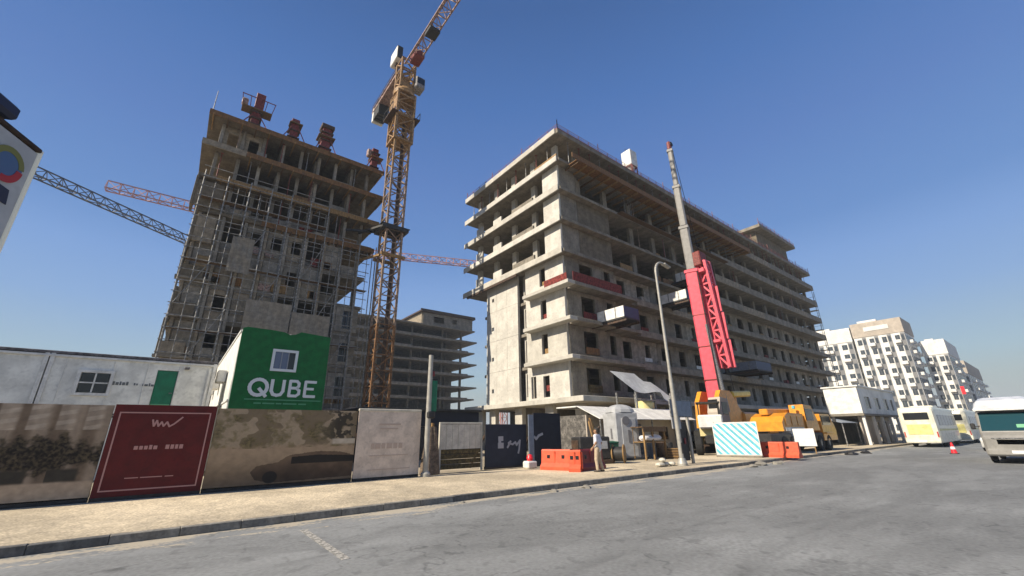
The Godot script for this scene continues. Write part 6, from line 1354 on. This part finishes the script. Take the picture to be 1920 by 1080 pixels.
	part(U, "upper_front_wall", wallm(14.4, 2.6, 0.14, [Rect2(1.6, 0.5, 1.9, 1.2), Rect2(5.2, 0.5, 1.9, 1.2), Rect2(8.8, 0.5, 1.9, 1.2), Rect2(11.8, 0.5, 1.4, 1.2)]), M.hotel_white, Vector3(-7.1, 3.0, 1.9)); part(U, "upper_back_wall", bm(Vector3(14.2, 2.6, 0.14)), M.hotel_white, Vector3(0, 4.3, -0.88))
	part(U, "roof", bm(Vector3(14.8, 0.16, 3.2), 0.02), M.cabin_trim, Vector3(0, 5.69, 0.5)); part(U, "upper_floor", bm(Vector3(14.6, 0.22, 4.0), 0.02), M.concrete, Vector3(0, 2.88, 0))
	for x in [-4.55, -0.95, 2.65, 5.4]: part(U, "window", bm(Vector3(1.86, 1.16, 0.04)), M.glass_dark, Vector3(x, 4.1, 1.86))
	part(U, "lower_wall", wallm(13.0, 2.74, 0.14, [Rect2(1.0, 0.02, 1.4, 2.2), Rect2(4.4, 0.02, 2.4, 2.2), Rect2(8.6, 0.02, 1.4, 2.2), Rect2(11.0, 0.8, 1.2, 1.2)]), M.hotel_beige, Vector3(-6.5, 0, 1.3)); part(U, "lower_back_wall", bm(Vector3(13, 2.74, 0.14)), M.concrete_dark, Vector3(0, 1.37, -1.6)); for i in 5: part(U, "column", bm(Vector3(0.25, 2.74, 0.25), 0.02), M.hotel_white, Vector3(-6.9 + i * 3.45, 1.37, 1.8))
	part(U, "awning", bm(Vector3(5.0, 0.06, 1.6), 0.02), M.sign_blue_grey, Vector3(-9.2, 2.3, 0.4), Vector3(0.25, 0, 0)); for x in [-11.5, -7.0]: part(U, "awning_post", bm(Vector3(0.08, 2.2, 0.08)), M.galvanised, Vector3(x, 1.05, 1.1))
	var F := thing("red_flag", "small red flag on a thin pole above the far end of the street", "flag", Vector3(120.0, -0.15, -11.4)); var fp := MB.new(); fp.tube(Vector3.ZERO, Vector3(0, 9.2, 0), 0.1, 0.07, 8); part(F, "pole", fp.mesh(), M.lamp_grey); var fl := MB.new(); fl.box(Vector3(0, 8.4, 0.3), Vector3(0.06, 1.5, 0.55), Basis(), 0.02); part(F, "cloth", fl.mesh(), M.reflector)
	clutter()
	person()

func clutter() -> void:
	var P := thing("pallet_stack", "stack of wooden pallets behind the twin post sign", "pallets", Vector3(25.0, 0, -15.6), "", 0.3)
	for k in 4:
		var pl := part(P, "pallet", bm(Vector3(1.2, 0.03, 1.0)), M.timber, Vector3(0.02 * (k % 2), 0.13 + k * 0.15, 0.0), Vector3(0, 0.05 * (k % 3), 0))
		for q in [-0.5, 0.0, 0.5]: part(pl, "bearer", bm(Vector3(0.1, 0.1, 0.98)), M.timber_dark, Vector3(q, -0.066, 0))
	for i in 3:
		var D := thing("oil_drum", ["blue steel drum, left one of three beside the timber stand", "rusty steel drum, middle one of three beside the timber stand", "dark steel drum, right one of three beside the timber stand"][i], "drum", Vector3(24.9 + i * 0.66, 0, -17.2 + 0.2 * i), "steel drums beside the timber stand")
		var b := MB.new(); b.lathe(Vector3.ZERO, [Vector2(0, 0.01), Vector2(0.28, 0.01), Vector2(0.29, 0.03), Vector2(0.28, 0.3), Vector2(0.295, 0.32), Vector2(0.28, 0.34), Vector2(0.28, 0.58), Vector2(0.295, 0.6), Vector2(0.28, 0.62), Vector2(0.28, 0.87), Vector2(0.29, 0.89), Vector2(0.27, 0.88), Vector2(0, 0.87)], 18)
		part(D, "drum_body", b.mesh(), [M.sign_blue_grey, M.crane_rust, M.dark_steel][i]); part(D, "bung", cache_disc(0.04, 0.03), M.galvanised, Vector3(0.15, 0.885, 0), Vector3(PI / 2, 0, 0))
	var C := thing("cable_drum", "wooden cable drum lying on its rim near the grey booth", "cable drum", Vector3(19.5, 0, -15.6), "", 0.5)
	for z in [-0.3, 0.3]: part(C, "flange", cache_disc(0.48, 0.06), M.timber, Vector3(0, 0.48, z))
	part(C, "cable_wrap", cache_disc(0.36, 0.52), M.dark_steel, Vector3(0, 0.48, 0)); part(C, "hub", cache_disc(0.09, 0.7), M.galvanised, Vector3(0, 0.48, 0))
	var N := thing("pipe_bundle", "bundle of pale pipes on the sand between the loader and the shelter", "pipes", Vector3(27.5, 0, -17.6), "", 0.15)
	for i in 6:
		var b := MB.new(); b.tube(Vector3(-2.0, 0, 0), Vector3(2.0, 0, 0), 0.09, 0.09, 10); part(N, "pipe", b.mesh(), M.cabin_trim if i % 2 else M.booth_grey, Vector3(0.05 * i, 0.09 + (0.16 if i > 3 else 0.0), (i % 4) * 0.19 + (0.095 if i > 3 else 0.0)))
	for i in 4:
		var S := thing("sandbag", ["sandbag at the foot of the lamp post, left one on the ground", "sandbag at the foot of the lamp post, middle one on the ground", "sandbag at the foot of the lamp post, right one on the ground", "sandbag at the foot of the lamp post, lying on top of the others"][i], "sandbag", Vector3(18.7 + i * 0.5 - (1.2 if i == 3 else 0.0), 0.0 if i < 3 else 0.19, -12.55 - 0.06 * (i % 2)), "sandbags by the lamp post", 0.2 * i)
		var rows := []
		for j in 6:
			var t := j / 5.0 * PI; var rg := []
			for a in 10: rg.append(Vector3(-cos(t) * 0.26, 0.1 + sin(TAU * a / 10.0) * (0.02 + 0.08 * pow(sin(t), 0.5)), cos(TAU * a / 10.0) * (0.03 + 0.14 * pow(sin(t), 0.5))))
			rows.append(rg)
		var b := MB.new(); b.skin(rows); part(S, "bag_cloth", b.mesh(), M.gate_cream)

func sdf_mesh(bones: Array, cell: float, k: float) -> ArrayMesh:   # smooth union of tapered capsules, meshed as surface nets
	var lo := Vector3.INF; var hi := -Vector3.INF
	for b in bones:
		var r := maxf(b[2], b[3]) + cell * 3.0 + k
		lo = lo.min(b[0].min(b[1]) - Vector3.ONE * r); hi = hi.max(b[0].max(b[1]) + Vector3.ONE * r)
	var n := Vector3i(((hi - lo) / cell).ceil()) + Vector3i.ONE
	var f := PackedFloat32Array(); f.resize(n.x * n.y * n.z); f.fill(1.0)
	var sy := n.x; var sz := n.x * n.y
	for b in bones:
		var a: Vector3 = b[0]; var c: Vector3 = b[1]; var d := c - a; var l2 := maxf(d.length_squared(), 1e-8); var m := maxf(b[2], b[3]) + cell * 2.5 + k
		var i0 := Vector3i(((a.min(c) - Vector3.ONE * m - lo) / cell).floor()).clamp(Vector3i.ZERO, n - Vector3i.ONE); var i1 := Vector3i(((a.max(c) + Vector3.ONE * m - lo) / cell).ceil()).clamp(Vector3i.ZERO, n - Vector3i.ONE)
		for z in range(i0.z, i1.z + 1):
			for y in range(i0.y, i1.y + 1):
				for x in range(i0.x, i1.x + 1):
					var p := lo + Vector3(x, y, z) * cell
					var t := clampf((p - a).dot(d) / l2, 0, 1)
					var q := p.distance_to(a + d * t) - lerpf(b[2], b[3], t)
					var i := x + y * sy + z * sz; var o := f[i]; var h := maxf(k - absf(o - q), 0.0) / k
					f[i] = minf(o, q) - h * h * k * 0.25
	var vid := {}; var vs := []; var ns := []
	for z in n.z - 1:
		for y in n.y - 1:
			for x in n.x - 1:
				var i := x + y * sy + z * sz; var mask := 0
				for e in 8:
					if f[i + (e & 1) + (sy if e & 2 else 0) + (sz if e & 4 else 0)] < 0: mask |= 1 << e
				if mask == 0 or mask == 255: continue
				var sum := Vector3.ZERO; var cnt := 0
				for e in [[0, 1], [2, 3], [4, 5], [6, 7], [0, 2], [1, 3], [4, 6], [5, 7], [0, 4], [1, 5], [2, 6], [3, 7]]:
					var A: int = e[0]; var Bc: int = e[1]
					if ((mask >> A) & 1) == ((mask >> Bc) & 1): continue
					var fa := f[i + (A & 1) + (sy if A & 2 else 0) + (sz if A & 4 else 0)]; var fb := f[i + (Bc & 1) + (sy if Bc & 2 else 0) + (sz if Bc & 4 else 0)]
					var pa := Vector3(A & 1, (A >> 1) & 1, (A >> 2) & 1); var pb := Vector3(Bc & 1, (Bc >> 1) & 1, (Bc >> 2) & 1)
					sum += pa.lerp(pb, fa / (fa - fb)); cnt += 1
				vid[i] = vs.size(); vs.append(lo + (Vector3(x, y, z) + sum / cnt) * cell)
				ns.append(Vector3(f[i + 1] - f[i] + f[i + 1 + sy + sz] - f[i + sy + sz], f[i + sy] - f[i] + f[i + 1 + sy + sz] - f[i + 1 + sz], f[i + sz] - f[i] + f[i + 1 + sy + sz] - f[i + 1 + sy]).normalized())
	var b := MB.new()
	for i in vid:
		for ax in [[1, sy, sz], [sy, sz, 1], [sz, 1, sy]]:
			var s0 := f[i] < 0; var s1 := f[i + ax[0]] < 0
			if s0 == s1 or not (vid.has(i - ax[1]) and vid.has(i - ax[2]) and vid.has(i - ax[1] - ax[2])): continue
			var q := [vid[i], vid[i - ax[1]], vid[i - ax[1] - ax[2]], vid[i - ax[2]]]
			if not s0: q.reverse()
			b.tri_n(vs[q[0]], vs[q[1]], vs[q[2]], ns[q[0]], ns[q[1]], ns[q[2]]); b.tri_n(vs[q[0]], vs[q[2]], vs[q[3]], ns[q[0]], ns[q[2]], ns[q[3]])
	return b.mesh()

func person() -> void:
	var P := thing("person", "person in a white shirt and tan trousers standing beside the red barriers", "person", Vector3(14.8, 0, -12.95), "", 1.9)
	# facing +x; left is -z
	var V := func(x: float, y: float, z: float) -> Vector3: return Vector3(x, y, z)
	var hipL := Vector3(0, 0.93, -0.1); var hipR := Vector3(0, 0.93, 0.1); var kL := Vector3(0.05, 0.5, -0.11); var kR := Vector3(0.0, 0.5, 0.12); var aL := Vector3(0.02, 0.09, -0.12); var aR := Vector3(-0.1, 0.09, 0.15)
	var sL := Vector3(0, 1.44, -0.19); var sR := Vector3(0, 1.44, 0.19); var eL := Vector3(-0.05, 1.17, -0.27); var eR := Vector3(-0.07, 1.16, 0.27); var wL := Vector3(0.13, 0.97, -0.22); var wR := Vector3(0.1, 0.94, 0.24)
	var body := [[Vector3(0, 0.95, 0), Vector3(0, 1.18, 0), 0.13, 0.12], [Vector3(0, 1.18, -0.05), Vector3(0, 1.4, -0.09), 0.12, 0.1], [Vector3(0, 1.18, 0.05), Vector3(0, 1.4, 0.09), 0.12, 0.1], [sL, sR, 0.06, 0.06], [Vector3(0, 1.46, 0), Vector3(0.02, 1.58, 0), 0.055, 0.052],
		[Vector3(0.0, 1.68, 0), Vector3(0.02, 1.64, 0), 0.095, 0.085], [Vector3(0.05, 1.585, 0), Vector3(0.06, 1.6, 0), 0.05, 0.05], [Vector3(0.105, 1.66, 0), Vector3(0.125, 1.63, 0), 0.012, 0.02], [Vector3(0.0, 1.65, -0.088), Vector3(0.0, 1.63, -0.092), 0.022, 0.018], [Vector3(0.0, 1.65, 0.088), Vector3(0.0, 1.63, 0.092), 0.022, 0.018],
		[hipL, kL, 0.088, 0.06], [kL, aL, 0.058, 0.04], [hipR, kR, 0.088, 0.06], [kR, aR, 0.058, 0.04], [sL, eL, 0.055, 0.042], [eL, wL, 0.042, 0.03], [sR, eR, 0.055, 0.042], [eR, wR, 0.042, 0.03]]
	for sd in [[wL, eL, -1], [wR, eR, 1]]:
		var w: Vector3 = sd[0]; var dr: Vector3 = (sd[0] - sd[1]).normalized(); var out := Vector3(0, 0, 1).cross(dr).normalized()
		body.append([w, w + dr * 0.08, 0.03, 0.032])
		for i in 4:
			var root: Vector3 = w + dr * 0.09 + out * (-0.027 + 0.018 * i); var len: float = [0.06, 0.075, 0.08, 0.07][i]
			body.append([root, root + dr * len * 0.55, 0.0105, 0.01]); body.append([root + dr * len * 0.55, root + dr * len * 0.9 + Vector3(0, -0.012, -0.012 * sd[2]), 0.01, 0.008])
		body.append([w + dr * 0.03 + out * 0.03, w + dr * 0.075 + out * 0.06, 0.012, 0.01])
	part(P, "body", sdf_mesh(body, 0.014, 0.03), M.skin)
	var shirt := [[Vector3(0, 0.93, 0), Vector3(0, 1.18, 0), 0.155, 0.14], [Vector3(0, 1.16, -0.05), Vector3(0, 1.4, -0.09), 0.14, 0.118], [Vector3(0, 1.16, 0.05), Vector3(0, 1.4, 0.09), 0.14, 0.118], [sL, sR, 0.078, 0.078], [sL, sL.lerp(eL, 0.75), 0.075, 0.068], [sR, sR.lerp(eR, 0.75), 0.075, 0.068]]
	part(P, "shirt", sdf_mesh(shirt, 0.018, 0.04), M.shirt)
	var tr := [[Vector3(0, 0.93, -0.04), Vector3(0, 0.93, 0.04), 0.13, 0.13], [hipL, kL, 0.108, 0.082], [kL, aL + Vector3(0, 0.02, 0), 0.08, 0.065], [hipR, kR, 0.108, 0.082], [kR, aR + Vector3(0, 0.02, 0), 0.08, 0.065]]
	part(P, "trousers", sdf_mesh(tr, 0.018, 0.03), M.trousers)
	part(P, "hair", sdf_mesh([[Vector3(-0.02, 1.7, 0), Vector3(0.0, 1.72, 0), 0.098, 0.09], [Vector3(-0.05, 1.64, 0), Vector3(-0.03, 1.7, 0), 0.075, 0.085]], 0.014, 0.02), M.hair)
	for a in [aL, aR]: part(P, "shoe", sdf_mesh([[a + Vector3(-0.04, -0.045, 0), a + Vector3(0.05, -0.04, 0), 0.045, 0.042], [a + Vector3(0.05, -0.045, 0), a + Vector3(0.16, -0.055, 0), 0.042, 0.033]], 0.014, 0.02), M.shoe)
